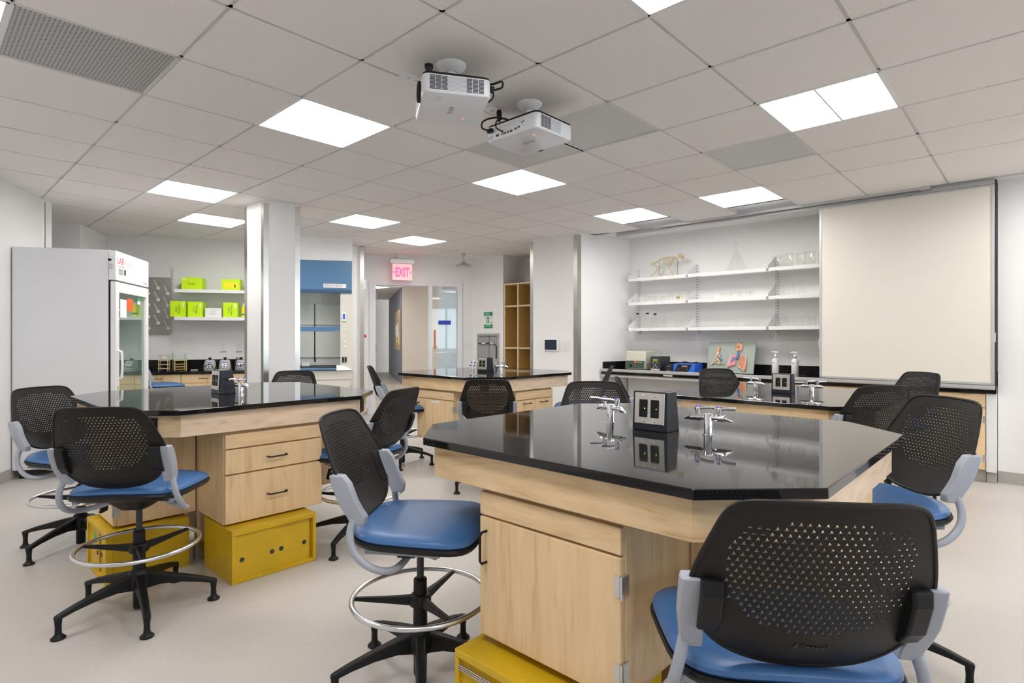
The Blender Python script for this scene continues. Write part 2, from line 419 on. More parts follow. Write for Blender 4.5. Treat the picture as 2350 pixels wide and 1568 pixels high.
# doorway frame
def eb(mb, s0, s1, t0, t1, z0, z1): mb.prism([tuple(E_(s, t)[:2]) for s, t in ((s0, t0), (s1, t0), (s1, t1), (s0, t1))], z0, z1)
mb = MB()
eb(mb, s_fl-.01, s_o0, -.03, .15, 0, 2.15); eb(mb, s_o1, s_p1, -.03, .15, 0, 2.11); eb(mb, 1.53, s_fr+.01, -.03, .15, 0, 2.15)
eb(mb, s_o0, 1.53, -.03, .15, 2.10, 2.15); eb(mb, s_p1, 1.53, -.03, .15, 0, .12)
d1 = struct('door_1', mb, 'whitegloss')
mb = MB()
for z in (.25, 1.02, 1.85): eb(mb, s_o0-.004, s_o0+.012, -.035, .03, z, z+.11)
struct('door_hinge', mb, 'switchgrey', parent=d1)
w2 = struct('window_2', (lambda m: (eb(m, s_p1, 1.53, .05, .058, .12, 2.10), m)[1])(MB()), 'pane')
mb = MB(); eb(mb, s_p1+.11, 1.53, .059, .061, .12, 2.06); struct('window_film', mb, 'frost', parent=w2)
t = thing('door_sign', 'small blue sign strip on the glass beside the doorway', 'sign', E_(1.32, .045, 1.495), SA); mb = MB(); mb.box(-.105, .105, 0, .003, -.035, .035); ob('strip', mb, 'bluesign', t)
t = thing('door_reflection', 'narrow dark red reflection in the glass beside the doorway, put in as a strip', 'sticker', E_(1.155, .045, 1.21), SA); mb = MB(); mb.box(-.018, .018, 0, .003, -.16, .16); ob('strip', mb, 'browntissue', t)  # reflection in the glass put in as a coloured strip
# corridor beyond the door
quad('wall_corridor_dark', [(-2.935, 15.1), (-4.33, 19.97), (-4.2, 20.0), (-2.80, 15.1)], 0, CZ+.1, 'darkwood')
quad('wall_corridor_end', [(-7, 19.9), (-3, 20.9), (-3, 21.1), (-7, 20.1)], 0, CZ+.1, 'paint_warm')
p0 = Vector((-2.72, 14.1, 0))
quad('wall_corridor_right', [p0, S(p0, 1.9), S(p0, 1.9, .1), S(p0, 0, .1)], 0, CZ+.1, 'paint_warm')
quad('wall_corridor_near', [S(p0, .98, -.1), S(p0, 1.0, -.1), E_(2.4, .5), E_(2.3, .5)], 0, CZ+.1, 'paint_warm')
quad('wall_corridor_left', [E_(-.35, .14), E_(-.45, .14), (-8.4, 20.), (-8.3, 20.)], 0, CZ+.1, 'paint_warm')
mb = MB(); mb.prism([tuple(E_(-1, .14)[:2]), tuple(E_(3, .14)[:2]), (0, 21), (-9, 21)], .001, .004); struct('floor_corridor', mb, 'corridor_floor')
pp = Vector((-2.935, 15.1, 0)); pd = (Vector((-4.33, 19.97, 0))-pp).normalized(); pn = Vector((pd.y, -pd.x, 0))*-1
t = thing('pin_board', 'tan pin board with papers on the dark corridor wall', 'notice board', pp+pd*1.1+Vector((0, 0, 1.45)), math.atan2(pd.y, pd.x))
mb = MB(); mb.box(-.9, .9, 0, .03, -.55, .55); ob('board', mb, 'cork', t, bevel=.004)
for i, (x, z, w_, h_, m) in enumerate([(-.62, .2, .22, .5, 'greyink'), (-.6, -.3, .2, .2, 'yellowlabel'), (-.25, .0, .25, .4, 'paper'), (.1, -.1, .2, .5, 'paper'), (.4, .0, .2, .3, 'paper'), (-.45, -.05, .2, .3, 'paper')]):
    mb = MB(); mb.cbox((x, .034, z), (w_, .006, h_)); ob('pinned_sheet', mb, m, t)

# ------------------------------------------------------------------ island tables and base cabinets
TABLES = {'front': (1.943, 1.074, 1.43, .894), 'left': (1.391, 3.720, 1.44, .894), 'back': (4.06, 4.157, 1.44, .894), 'right': (4.58, 1.45, 1.46, .82)}
def octo(w_, c): a = w_/2; return [(-a, a-c), (-a, -a+c), (-a+c, -a), (a-c, -a), (a, -a+c), (a, a-c), (a-c, a), (-a+c, a)]
def lab_table(key, label):
    X, Y, w_, zt = TABLES[key]
    t = thing('island_table', label, 'lab table', G(X, Y, 0), GA)
    t['x'] = 0; del t['x']
    ob('worktop', MB().prism(octo(w_, .222), zt-.026, zt), 'epoxy', t, bevel=.003)
    o = octo(w_-.07, .207); i_ = octo(w_-.116, .2)
    names = []
    for k in range(8):
        p, q, pi, qi = o[k], o[(k+1) % 8], i_[k], i_[(k+1) % 8]
        ob('apron_panel', MB().prism([p, q, qi, pi], zt-.135, zt-.0262), 'maple_h' if k in (0, 1, 4, 5, 6) else 'maple_pink', t)
    mb = MB(); mb.box(-.222, .222, -.222, .222, .10, zt-.03)
    ob('pedestal', mb, 'maple_v', t)
    for sx in (-1, 1):
        for sy in (-1, 1):
            mb = MB(); mb.box(sx*.25-.022, sx*.25+.022, sy*.25-.022, sy*.25+.022, .10, zt-.13); ob('corner_post', mb, 'maple_v', t)
    for sx in (-1, 1):
        for sy in (-1, 1):
            mb = MB(); mb.box(sx*.25-.03, sx*.25+.03, sy*.25-.03, sy*.25+.03, 0, .10); ob('foot_shoe', mb, 'satin', t, bevel=.003)
    for k in (1, 3, 5, 7):        # outlets on the cut corners
        p = Vector((*o[k], 0)); q = Vector((*o[(k+1) % 8], 0)); c = (p+q)/2; n = c.normalized()
        d = (q-p).normalized()
        F = face((c.x+n.x*.001, c.y+n.y*.001, zt-.08), Vector((-n.y, n.x, 0)))
        mb = MB(); mb.box(-.038, .038, -.04, .04, 0, .006)
        op = ob('outlet_plate', mb, 'black', t, F, bevel=.002)
        mb = MB()
        for s in (-1, 1):
            mb.box(s*.016-.011, s*.016+.011, -.024, .024, .006, .009)
        ob('socket', mb, 'charcoal', op)
    return t
lab_table('front', 'nearest black topped octagonal maple island table in the foreground')
lab_table('left', 'black topped octagonal maple island table in front of the tall fridge')
lab_table('back', 'farthest black topped octagonal maple island table near the doorway')
lab_table('right', 'lower black topped octagonal island table between the nearest table and the wall counter')

def handle(parent, x, z, horizontal, y=0., L=.10):
    mb = MB(); h = L/2
    if horizontal: pts = [(x-h, y, z), (x-h, y-.022, z), (x-h+.01, y-.03, z), (x+h-.01, y-.03, z), (x+h, y-.022, z), (x+h, y, z)]
    else: pts = [(x, y, z-h), (x, y-.022, z-h), (x, y-.03, z-h+.01), (x, y-.03, z+h-.01), (x, y-.022, z+h), (x, y, z+h)]
    mb.tube(pts, .0042, 8); return ob('handle', mb, 'black', parent, smooth=True)
def cabinet(key, side, kind, label):
    """front faces local -y; side = grid direction the front looks to"""
    X, Y, w_, zt = TABLES[key]; z0 = .275; z1 = zt-.142; W = .27; dep = .42
    ang = {'-X': -PI/2, '-Y': 0, '+X': PI/2, '+Y': PI}[side]
    t = thing('base_cabinet', label, 'base cabinet', G(X, Y, z0), GA+ang)
    f = -(w_/2-.055); H = z1-z0
    mb = MB(); mb.box(-W, W, f+.02, f+.385, 0, H); ob('body', mb, 'maple_v', t)
    mb = MB(); mb.box(-W+.004, W-.004, f, f+.02, H-.085, H-.012); ob('front_panel', mb, 'maple_h', t, bevel=.003)
    def fr(name, x0, x1, za, zb, hz, hx, hh, hinge=0):
        mb = MB(); mb.box(x0, x1, f, f+.02, za, zb); d = ob(name, mb, 'maple_v', t, bevel=.003)
        handle(d, hx, hz, hh, f)
        if hinge:
            for zz in (za+.075, zb-.075):
                mb = MB(); xh = W if hinge > 0 else -W
                mb.box(xh-.022, xh+.004, f-.003, f+.030, zz-.028, zz+.028); mb.tube([(xh+.001, f-.003, zz-.03), (xh+.001, f-.003, zz+.03)], .006, 8)
                ob('hinge', mb, 'satin', d)
    if kind == 'door': fr('door', -W+.004, W-.004, .004, H-.092, H-.185, -W+.035, False, 1)
    if kind == 'drawers':
        fr('drawer', -W+.004, W-.004, .26, H-.092, .325, 0, True); fr('drawer', -W+.004, W-.004, .004, .252, .125, 0, True)
    if kind == 'pair':
        fr('door', -W+.004, -.003, .004, H-.092, H-.12, -.12, True); fr('door', .003, W-.004, .004, H-.092, H-.12, .12, True)
    return t
cabinet('front', '-X', 'door', 'maple cabinet with one hinged door under the nearest black table')
cabinet('front', '-Y', 'door', 'maple cabinet under the right side of the nearest black table')
cabinet('front', '+Y', 'drawers', 'maple cabinet on the far left side of the nearest table')
cabinet('left', '-Y', 'drawers', 'maple cabinet with two wide drawers above the yellow case with two sliding doors')
cabinet('left', '-X', 'door', 'maple cabinet above the yellow case behind the left black chair')
cabinet('left', '+X', 'pair', 'maple cabinet on the aisle side of the table before the fridge')
tc_ = cabinet('back', '-X', 'door', 'maple cabinet with door and white label strip under the farthest table')
X, Y, w_, zt = TABLES['back']; f = -(w_/2-.055)
mb = MB(); mb.box(-.06, .06, f-.002, f, .355, .372); ob('label_strip', mb, 'paper', tc_)
cabinet('back', '-Y', 'pair', 'maple cabinet with two small doors under the right edge of the farthest table')
cabinet('right', '-X', 'door', 'maple cabinet on the near side of the lower right table')
cabinet('right', '-Y', 'pair', 'maple cabinet on the right side of the lower right table')

# yellow steel cases
def yellow_case(label, c, rz, W, dp, H, kind):
    t = thing('yellow_storage_case', label, 'storage case', c, rz, 'yellow steel cases under the tables')
    mb = MB(); th = .018
    mb.box(-W/2, W/2, -dp/2+.03, dp/2, 0, H); 
    mb.box(-W/2, W/2, -dp/2, -dp/2+.03, 0, th); mb.box(-W/2, W/2, -dp/2, -dp/2+.03, H-th*1.4, H)
    mb.box(-W/2, -W/2+th, -dp/2, -dp/2+.03, th, H-th*1.4); mb.box(W/2-th, W/2, -dp/2, -dp/2+.03, th, H-th*1.4)
    ob('case_body', mb, 'yellow', t, bevel=.0025)
    y = -dp/2+.012
    for x0, x1, dy in ((-W/2+th, .012, 0), (.0, W/2-th-.012, .008)):
        mb = MB(); mb.box(x0, x1, y+dy, y+dy+.006, th, H-th*1.4); d = ob('sliding_door', mb, 'yellow', t)
        for hx in ((x0+.035, x1-.03) if dy == 0 else (x0+.035, x1-.03)):
            mb = MB(); mb.lathe([(.012, 0), (.012, .002), (.009, .0025), (.008, .0008)], 16, M=face((hx, y+dy, H*.42), (1, 0, 0)))
            ob('finger_pull', mb, ['ink'], d, smooth=True)
    if kind == 'track':
        mb = MB(); 
        for k in range(3): mb.box(-W/2+.02, W/2-.02, -dp/2-.003, -dp/2+.002, H-.045-k*.007, H-.041-k*.007)
        ob('track_strip', mb, 'satin', t)
    if kind == 'sticker':
        mb = MB(); mb.box(-.09, -.05, y-.002, y, H*.55, H*.75); ob('sticker', mb, 'sticker_green', t)
    return t
yellow_case('yellow steel case with two sliding doors under the wide drawer cabinet', G(1.345, 3.15), GA, .45, .385, .268, 'plain')
yellow_case('yellow steel case behind the left black chair base', G(.875, 3.61), GA-PI/2, .42, .38, .262, 'sticker')
yellow_case('yellow steel case at the bottom edge below the single door cabinet', G(1.41, 1.12), GA-PI/2, .50, .42, .25, 'track')

# ------------------------------------------------------------------ table fixtures
def turret(label, c, rz, hand):
    t = thing('gas_turret', label, 'gas tap', c, rz, 'chrome gas taps on the island tables')
    mb = MB(); mb.lathe([(.022, 0), (.022, .002), (.0165, .0025), (.0165, .072), (.0155, .0745), (.003, .075)], 24); ob('post', mb, 'chrome', t, smooth=True)
    for s in (-1, 1):
        mb = MB()
        mb.tube([(s*.010, 0, .060), (s*.030, 0, .060)], .009, 12)
        mb.tube([(s*.024, 0, .060), (s*.050, 0, .060)], .012, 14)
        mb.tube([(s*.050, 0, .060), (s*.058, 0, .059), (s*.066, 0, .056), (s*.084, 0, .051)], [.012, .0125, .008, .0035], 14)
        v = ob('valve_nozzle', mb, 'chrome', t, smooth=True)
        mb = MB(); mb.lathe([(.008, 0), (.008, .016), (.011, .018), (.011, .03), (.009, .032)], 14, c=(s*.037, 0, .066)); ob('bonnet', mb, 'chrome', v, smooth=True)
        mb = MB(); mb.lathe([(.0095, 0), (.0095, .003), (.007, .0045)], 14, c=(s*.037, 0, .0985)); ob('index_disc', mb, 'violet', v, smooth=True)
        ha = hand
        mb = MB(); dx, dy = math.cos(ha), math.sin(ha)
        mb.tube([(s*.037+dx*.006, dy*.006, .092), (s*.037+dx*.03, dy*.03, .096), (s*.037+dx*.06, dy*.06, .097)], [.0055, .0065, .007], 10); ob('lever', mb, 'satin', v, smooth=True)
    return t
def power_box(label, c, rz):
    """sockets face local -x"""
    t = thing('power_pedestal', label, 'power outlet', c, rz, 'socket pedestals on the island tables')
    mb = MB(); mb.loft([[(-.048, -.072, 0), (.048, -.072, 0), (.048, .072, 0), (-.048, .072, 0)], [(-.040, -.070, .146), (.030, -.070, .146), (.030, .070, .146), (-.040, .070, .146)]])
    ob('housing', mb, 'navy', t, bevel=.003)
    F = face((-.0442, 0, .083), (0, -1, 0), Vector((.008, 0, .146)))
    mb = MB(); mb.box(-.061, .061, -.058, .058, 0, .005); pl = ob('cover_plate', mb, 'steel', t, F, bevel=.003)
    for s in (-1, 1):
        mb = MB(); mb.box(s*.0235-.0165, s*.0235+.0165, -.033, .033, .005, .0085); sk = ob('socket', mb, 'black', pl, bevel=.002)
        mb = MB()
        for zz in (-.02, .017):
            mb.box(s*.0235-.006, s*.0235-.0045, zz, zz+.007, .0085, .009); mb.box(s*.0235+.0045, s*.0235+.006, zz, zz+.007, .0085, .009)
        ob('contact_slot', mb, 'hole', pl)
        mb = MB(); mb.cbox((s*.0235+.008, 0, .009), (.0025, .0025, .0015)); ob('indicator', mb, 'ledgreen', pl)
        for zz in (-.047, .047):
            mb = MB(); mb.lathe([(.0035, .005), (.0035, .0065), (.002, .0072)], 10, c=(s*.0235, zz, 0)); ob('screw', mb, 'chrome', pl, smooth=True)
    return t
for key, who, dc in (('front', 'nearest island table', (0, 0)), ('left', 'table before the fridge', (-.02, .02)), ('back', 'farthest island table', (0, 0)), ('right', 'lower right table', (0, 0))):
    X, Y, w_, zt = TABLES[key]; X += dc[0]; Y += dc[1]
    ha = {'front': PI/2+.35, 'left': .2, 'back': 0., 'right': PI/2}[key]
    turret('chrome double gas tap left of the socket pedestal on the %s' % who, G(X+.023, Y+.21, zt), GA-PI/2-.25, ha+PI/2+.3)
    turret('chrome double gas tap right of the socket pedestal on the %s' % who, G(X+.023, Y-.2, zt), GA-PI/2+.15, ha-PI/2 if key != 'front' else -.1)
    power_box('dark socket pedestal with steel plate on the %s' % who, G(X-.01, Y-.01, zt), GA)

# ------------------------------------------------------------------ laboratory chairs
RECL = math.radians(19)
def back_y(x, s):
    y = -.215-(s-.0)*math.sin(RECL)+1.25*x*x*(1-.25*s/.37)
    if s < .12: y += .035*((.12-s)/.12)**2
    return y
def back_pt(x, s, off=0.): return (x, back_y(x, s)+off, .605+s*math.cos(RECL)+off*.33)
OUT = [(0, 0), (.06, .002), (.11, .012), (.155, .036), (.188, .075), (.208, .12), (.216, .165), (.210, .21), (.198, .255), (.184, .30), (.172, .335), (.158, .358), (.135, .370), (.09, .3745), (0, .376)]
def spline(P, n=6):
    r = []
    for i in range(len(P)-1):
        p0 = P[max(i-1, 0)]; p1 = P[i]; p2 = P[i+1]; p3 = P[min(i+2, len(P)-1)]
        for k in range(n):
            u = k/n
            r.append(tuple(.5*((2*p1[j])+(-p0[j]+p2[j])*u+(2*p0[j]-5*p1[j]+4*p2[j]-p3[j])*u*u+(-p0[j]+3*p1[j]-3*p2[j]+p3[j])*u**3) for j in range(len(p1))))
    r.append(P[-1]); return r
def chair_shell():
    half = spline(OUT, 3)
    outl = half+[(-x, s) for x, s in half[::-1][1:-1]]
    def inside(x, s, pl):
        c = False; n = len(pl); j = n-1
        for i in range(n):
            if (pl[i][1] > s) != (pl[j][1] > s) and x < (pl[j][0]-pl[i][0])*(s-pl[i][1])/(pl[j][1]-pl[i][1])+pl[i][0]: c = not c
            j = i
        return c
    PX, PS = .0142, .0123
    cs = []
    for r in range(-14, 15):
        for c in range(-18, 19):
            x = (c+(.5 if r % 2 else 0))*PX; s = .222+r*PS
            d = s-.222
            hh = .112 if d > 0 else .128
            ex = 4 if d > 0 else 2.3
            if abs(x/.163)**ex+abs(d/hh)**ex < 1 and inside(x*1.14, s, outl): cs.append((x, s))
    vs = [Vector(p) for p in outl]; ed = [(i, (i+1) % len(outl)) for i in range(len(outl))]
    RO, RI = .0066, .0021
    star = [(RO*math.cos(PI/2+k*PI/3), RO*math.sin(PI/2+k*PI/3)) if k % 2 == 0 else (RI*math.cos(PI/2+k*PI/3), RI*math.sin(PI/2+k*PI/3)) for k in range(6)]
    for x, s in cs:
        b = len(vs); vs += [Vector((x+a, s+c)) for a, c in star]; ed += [(b+k, b+(k+1) % 6) for k in range(6)]
    nstar = len(vs)
    for i in range(-11, 12):
        for j in range(0, 20):
            x, s = i*.02, j*.02+.005
            if inside(x*1.06, s, outl) and s > .01 and all((x-a)**2+(s-c)**2 > .0105**2 for a, c in cs): vs.append(Vector((x, s)))
    ov, oe, of, a_, b_, c_ = delaunay_2d_cdt(vs, ed, [], 0, 1e-6)
    grid = {}
    for x, s in cs: grid.setdefault((round(x/.012), round(s/.012)), []).append((x, s))
    tris = []
    for f in of:
        cx_ = sum(ov[i][0] for i in f)/3; cs_ = sum(ov[i][1] for i in f)/3
        if not inside(cx_, cs_, outl): continue
        hit = False
        kx, ks = round(cx_/.012), round(cs_/.012)
        for i in (-1, 0, 1):
            for j in (-1, 0, 1):
                for x, s in grid.get((kx+i, ks+j), []):
                    if (x-cx_)**2+(s-cs_)**2 < .0066**2 and inside(cx_-x, cs_-s, star): hit = True
        if not hit: tris.append(tuple(f))
    n = len(ov); th = .0018
    V = [back_pt(p[0], p[1], th) for p in ov]+[back_pt(p[0], p[1], -th) for p in ov]
    F = []; cnt = {}
    for f in tris:
        F.append(f); F.append((f[2]+n, f[1]+n, f[0]+n))
        for k in range(3):
            e = (f[k], f[(k+1) % 3]); cnt[e] = 1
    for (a, b) in list(cnt):
        if (b, a) not in cnt: F.append((b, a, a+n, b+n))
    mb = MB(); mb.add(V, F)
    # rolled edge along the outline
    mb.tube([back_pt(x, s) for x, s in outl], .0052, 8, closed=True)
    me = bpy.data.meshes.new('back_shell'); me.from_pydata(mb.v, [], mb.f); me.materials.append(M_['shell'])
    me.polygons.foreach_set('use_smooth', [True]*len(me.polygons)); me.update(); me.set_sharp_from_angle(angle=math.radians(40))
    return me
def sup(a, b, ex, n=40, cy_=0.):
    r = []
    for i in range(n):
        t = 2*PI*i/n; c, s = math.cos(t), math.sin(t)
        r.append((a*math.copysign(abs(c)**(2/ex), c), cy_+b*math.copysign(abs(s)**(2/ex), s)))
    return r
def make_chair():
    root = thing('lab_chair', 'x', 'chair', (0, 0, 0), 0, 'black lab chairs with blue seats')
    up = []          # parts that move with the seat height
    up.append(ob('backrest', chair_shell(), None, root))
    def drop(p): # waterfall front and dished rear edge
        x, y, z = p; x *= 1+.32*y; return (x, y, z-.9*max(0, y-.10)**2-.25*x*x+.25*max(0, -y-.1)**2)
    mb = MB(); rings = []
    for sc, z in ((.45, .528), (.80, .535), (.97, .553), (1.0, .566), (.985, .574), (.90, .572)):
        rings.append([drop((x, y+.016, z)) for x, y in sup(.244*sc, .228*sc, 3.9)])
    mb.loft(rings); up.append(ob('seat_pan', mb, 'blackpl', root, smooth=True))
    mb = MB(); rings = []
    for sc, z in ((.94, .570), (.968, .579), (.962, .589), (.93, .596), (.80, .6005), (.50, .599), (.15, .596)):
        rings.append([drop((x, y+.018, z)) for x, y in sup(.246*sc, .228*sc, 3.9)])
    mb.loft(rings); up.append(ob('seat_cushion', mb, 'vinyl', root, smooth=True))
    for s in (-1, 1):
        mb = MB(); rings = []
        for k in range(7):
            ss = .015+.175*k/6; x = .208 if ss > .1 else .208-.15*(.1-ss); wd = .020 if 0 < k < 6 else .015; d = .020 if 0 < k < 6 else .013
            p = back_pt(x-.004, max(ss, .03)); zz = .605+ss*math.cos(RECL); yy = p[1]+(.0 if ss > .03 else .0)
            dd = 1 if 0 < k < 6 else .72
            rings.append([(s*(x+.026), yy-.016*dd, zz), (s*(x+.028), yy+.012, zz), (s*(x+.022), yy+.046*dd, zz), (s*(x-.006), yy+.048*dd, zz), (s*(x-.010), yy+.02, zz), (s*(x-.018*dd), yy-.014*dd, zz)])
        mb.loft(rings); up.append(ob('side_cover', mb, 'greyframe', root, smooth=True, bevel=.004))
        mb = MB(); rings = []
        for k in range(5):
            ss = .07+.125*k/4; x = .180; p0_ = back_y(x, ss); zz = .605+ss*math.cos(RECL); d = .032 if 0 < k < 4 else .02
            rings.append([(s*(x-.024), p0_-.004, zz), (s*(x+.020), p0_+.012, zz), (s*(x+.020), p0_-d+.008, zz), (s*(x-.018), p0_-d, zz)])
        mb.loft(rings); up.append(ob('back_bracket', mb, 'blackpl', root, bevel=.005))
        c = spline([(s*.212, -.160, .650), (s*.226, -.172, .600), (s*.236, -.160, .548), (s*.238, -.120, .503), (s*.232, -.070, .480), (s*.205, -.030, .474), (s*.155, -.010, .484), (s*.10, .0, .505)], 5)
        mb = MB(); mb.tube(c, .0125, 12); up.append(ob('frame_tube', mb, 'greyframe', root, smooth=True))
        mb = MB(); mb.loft([[(s*.205, -.13, .522), (s*.185, -.13, .522), (s*.185, -.13, .540), (s*.205, -.13, .540)], [(s*.19, .12, .512), (s*.165, .12, .512), (s*.165, .12, .535), (s*.19, .12, .535)]])
        mb.tube([(s*.178, .115, .522), (s*.165, .10, .506), (s*.12, .05, .500)], .010, 8)
        up.append(ob('seat_rail', mb, 'greyframe', root))
    mb = MB(); mb.loft([[(x, y, .475) for x, y in sup(.055, .075, 4, 16)], [(x, y, .53) for x, y in sup(.11, .13, 4, 16)]]); mb.box(-.17, .17, -.03, .03, .500, .53)
    up.append(ob('seat_mechanism', mb, 'black', root))
    mb = MB(); mb.tube([(-.09, .06, .51), (-.16, .07, .50), (-.19, .075, .485)], .006, 8); mb.loft([[(-.185, .055, .49), (-.175, .055, .49), (-.175, .095, .49), (-.185, .095, .49)], [(-.20, .05, .43), (-.185, .05, .43), (-.185, .10, .43), (-.20, .10, .43)]])
    up.append(ob('height_lever', mb, 'black', root, bevel=.003))
    mb = MB(); mb.lathe([(.013, .33), (.013, .50)], 16); up.append(ob('gas_rod', mb, 'charcoal', root, smooth=True))
    lo = []
    mb = MB(); mb.lathe([(.022, .012), (.024, .02), (.024, .10), (.048, .105), (.05, .15), (.036, .182), (.026, .19), (.024, .36), (.020, .364), (.012, .365)], 24); lo.append(ob('column', mb, 'black', root, smooth=True))
    mb = MB(); mb.tube([(.2425*math.cos(2*PI*i/56), .2425*math.sin(2*PI*i/56), .298) for i in range(56)], .0095, 10, closed=True); ring = ob('foot_ring', mb, 'satin', root, smooth=True); lo.append(ring)
    mb = MB(); mb.lathe([(.026, .262), (.040, .268), (.040, .290), (.034, .305), (.026, .308)], 20)
    for k in range(3):
        a = PI+k*2*PI/3+.1; ca, sa = math.cos(a), math.sin(a)
        R = Matrix(((ca, -sa, 0, 0), (sa, ca, 0, 0), (0, 0, 1, 0), (0, 0, 0, 1)))
        mb.loft([[(.03, -.013, .268), (.03, .013, .268), (.03, .013, .300), (.03, -.013, .300)], [(.12, -.008, .277), (.12, .008, .277), (.12, .008, .300), (.12, -.008, .300)], [(.236, -.006, .290), (.236, .006, .290), (.236, .006, .303), (.236, -.006, .303)]], M=R)
    lo.append(ob('ring_bracket', mb, 'black', root, bevel=.002))
    legm = None
    for k in range(5):
        if legm is None:
            mb = MB(); sec = [(.030, .024, .100, .172), (.09, .023, .112, .160), (.17, .020, .108, .140), (.25, .017, .094, .118), (.302, .016, .080, .100), (.318, .012, .078, .094)]
            mb.loft([[(r, -wd, za), (r, wd, za), (r, wd*.75, zb), (r, -wd*.75, zb)] for r, wd, za, zb in sec])
            legm = mb.mesh('base_leg', 'black'); 
            mb = MB(); mb.lathe([(.0265, 0), (.027, .006), (.018, .014), (.0125, .022), (.0115, .05), (.0150, .088)], 18, c=(.303, 0, 0)); glm = mb.mesh('glide', 'black', True)
        l = bpy.data.objects.new('base_leg', legm); COL.objects.link(l); l.parent = root; l.rotation_euler = (0, 0, 2*PI*k/5)
        bv = l.modifiers.new('bevel', 'BEVEL'); bv.width = .005; bv.segments = 2
        g_ = bpy.data.objects.new('glide', glm); COL.objects.link(g_); g_.parent = l
        lo.append(l)
    for o in up: o['_u'] = 1
    return root
proto = make_chair()
CH = [ # x, y, facing, seat lift, base angle, label
 (.583, 1.285, 83, 0, 20, 'big black chair seen from behind in the foreground, lower right'),
 (-.335, 2.075, -7, 0, 136, 'blue seated chair left of the single door cabinet, side on'),
 (1.373, 2.187, 184, .045, -38, 'brown lit chair right of the nearest table, grey arm tube beside the floor'),
 (2.13, 3.62, 97, 0, -60, 'black chair back between the two right hand tables, seen from behind'),
 (2.98, 4.5, 190, 0, -50, 'chair at the wall counter, right below the whiteboard'),
 (1.95, 4.95, -78, -.01, 10, 'chair behind the lower right table, before the anatomy board'),
 (.49, 3.27, -95, 0, 0, 'chair facing the viewer behind the gas tap of the nearest table'),
 (.66, 5.62, 171, 0, 0, 'thin looking chair edge on, leaning right beside the farthest table'),
 (1.10, 4.2, -12, -.02, 0, 'thin looking chair edge on, leaning left before the grey knee space'),
 (-.2, 4.7, 92, -.045, 218, 'black chair seen from behind in front of the farthest table'),
 (-1.08, 5.6, 8, 0, -83, 'chair near the doorway at the left end of the farthest table'),
 (-.92, 3.47, 157, -.02, 255, 'dark chair angled away at the right side of the table before the fridge'),
 (-1.96, 4.95, -81, -.03, 0, 'chair back rising behind the left table, in front of the column'),
 (-4.12, 6.6, 55, .12, 0, 'chair with raised seat half hidden behind the tall fridge'),
 (-2.58, 3.40, -14, -.025, -101, 'chair at the far left edge beside the fridge side'),
 (-1.70, 2.59, 97, 0, -51.6, 'black chair seen from behind in front of the left table, full base visible'),
]
def set_chair(r, x, y, th, dz, ba, lab):
    r.location = (x, y, 0); r.rotation_euler = (0, 0, math.radians(th)-PI/2); r['label'] = lab
    k = 0
    for c in r.children:
        if c.name.split('.')[0] == 'base_leg':
            c.rotation_euler = (0, 0, math.radians(ba-th)+PI/2+2*PI*k/5); k += 1
        elif c.name.split('.')[0] in ('ring_bracket',): c.rotation_euler = (0, 0, math.radians(-th)+PI/2)
        elif '_u' in c: c.location.z = dz
chairs = [proto]+[copy_tree(proto) for _ in CH[1:]]
for r, a in zip(chairs, CH): set_chair(r, *a)
for r in chairs:
    for c in r.children:
        if '_u' in c: del c['_u']
# maker's name moulded low on the foreground chair back
me = textmesh('Allsteel', .022, 'CENTER', .0004); me.materials.clear(); me.materials.append(M_['charcoal'])
for v in me.vertices:
    x, s, e = v.co; p = back_pt(x, .062+s, -.0034-e); v.co = p
ob('maker_name', me, None, chairs[0])

# ------------------------------------------------------------------ right counter, track and sliding board
def gb(mb, X0, X1, Y0, Y1, z0, z1): return mb.prism([tuple(G(x, y)[:2]) for x, y in ((X0, Y0), (X1, Y0), (X1, Y1), (X0, Y1))], z0, z1)
sdv = (SW-PA).normalized()
cs0 = PA+sdv*.36
mb = MB(); mb.prism([tuple(G(6.26, 4.24)[:2]), tuple(G(6.26, RY+.002)[:2]), tuple(G(6.775, RY+.002)[:2]), tuple(G(6.775, 4.125)[:2])], .765, .82)
ct = tag(ob('wall_counter_top', mb, 'epoxy', bevel=.003), 'long black worktop along the right wall under the glassware shelves', 'worktop')
mb = MB(); gb(mb, 6.757, 6.776, RY+.01, 4.10, .8205, .93)
sp = ob('backsplash', mb, 'epoxy', ct)
mb = MB(); n_ = Vector((sdv.y, -sdv.x, 0)); q0 = G(6.29, 4.235); q1 = G(6.755, 4.118)
mb.prism([tuple(q0[:2]), tuple(q1[:2]), tuple((q1+n_*.018)[:2]), tuple((q0+n_*.018)[:2])], .8205, .925); ob('side_splash', mb, 'epoxy', ct)
mb = MB(); gb(mb, 6.215, 6.255, RY+.01, 4.22, .808, .838); gb(mb, 6.235, 6.258, RY+.01, 4.22, .80, .812)
tr = tag(ob('board_track', mb, 'alu', bevel=.002), 'light grey aluminium rail along the front edge of the right counter', 'rail')
mb = MB(); gb(mb, 6.225, 6.258, 2.66, 4.22, .735, .755)
tag(ob('lower_rail', mb, 'alu', bevel=.002), 'lower grey rail under the counter edge above the knee space', 'rail')
for (y0, y1, nm) in ((3.22, 3.34, 'short'), (1.74, 1.94, 'long')):
    mb = MB(); gb(mb, 6.249, 6.2515 if nm == 'x' else 6.258, y0, y1, .776, .795)
    tag(ob('edge_label', mb, 'paper'), '%s white label strip on the black counter edge' % nm, 'label')
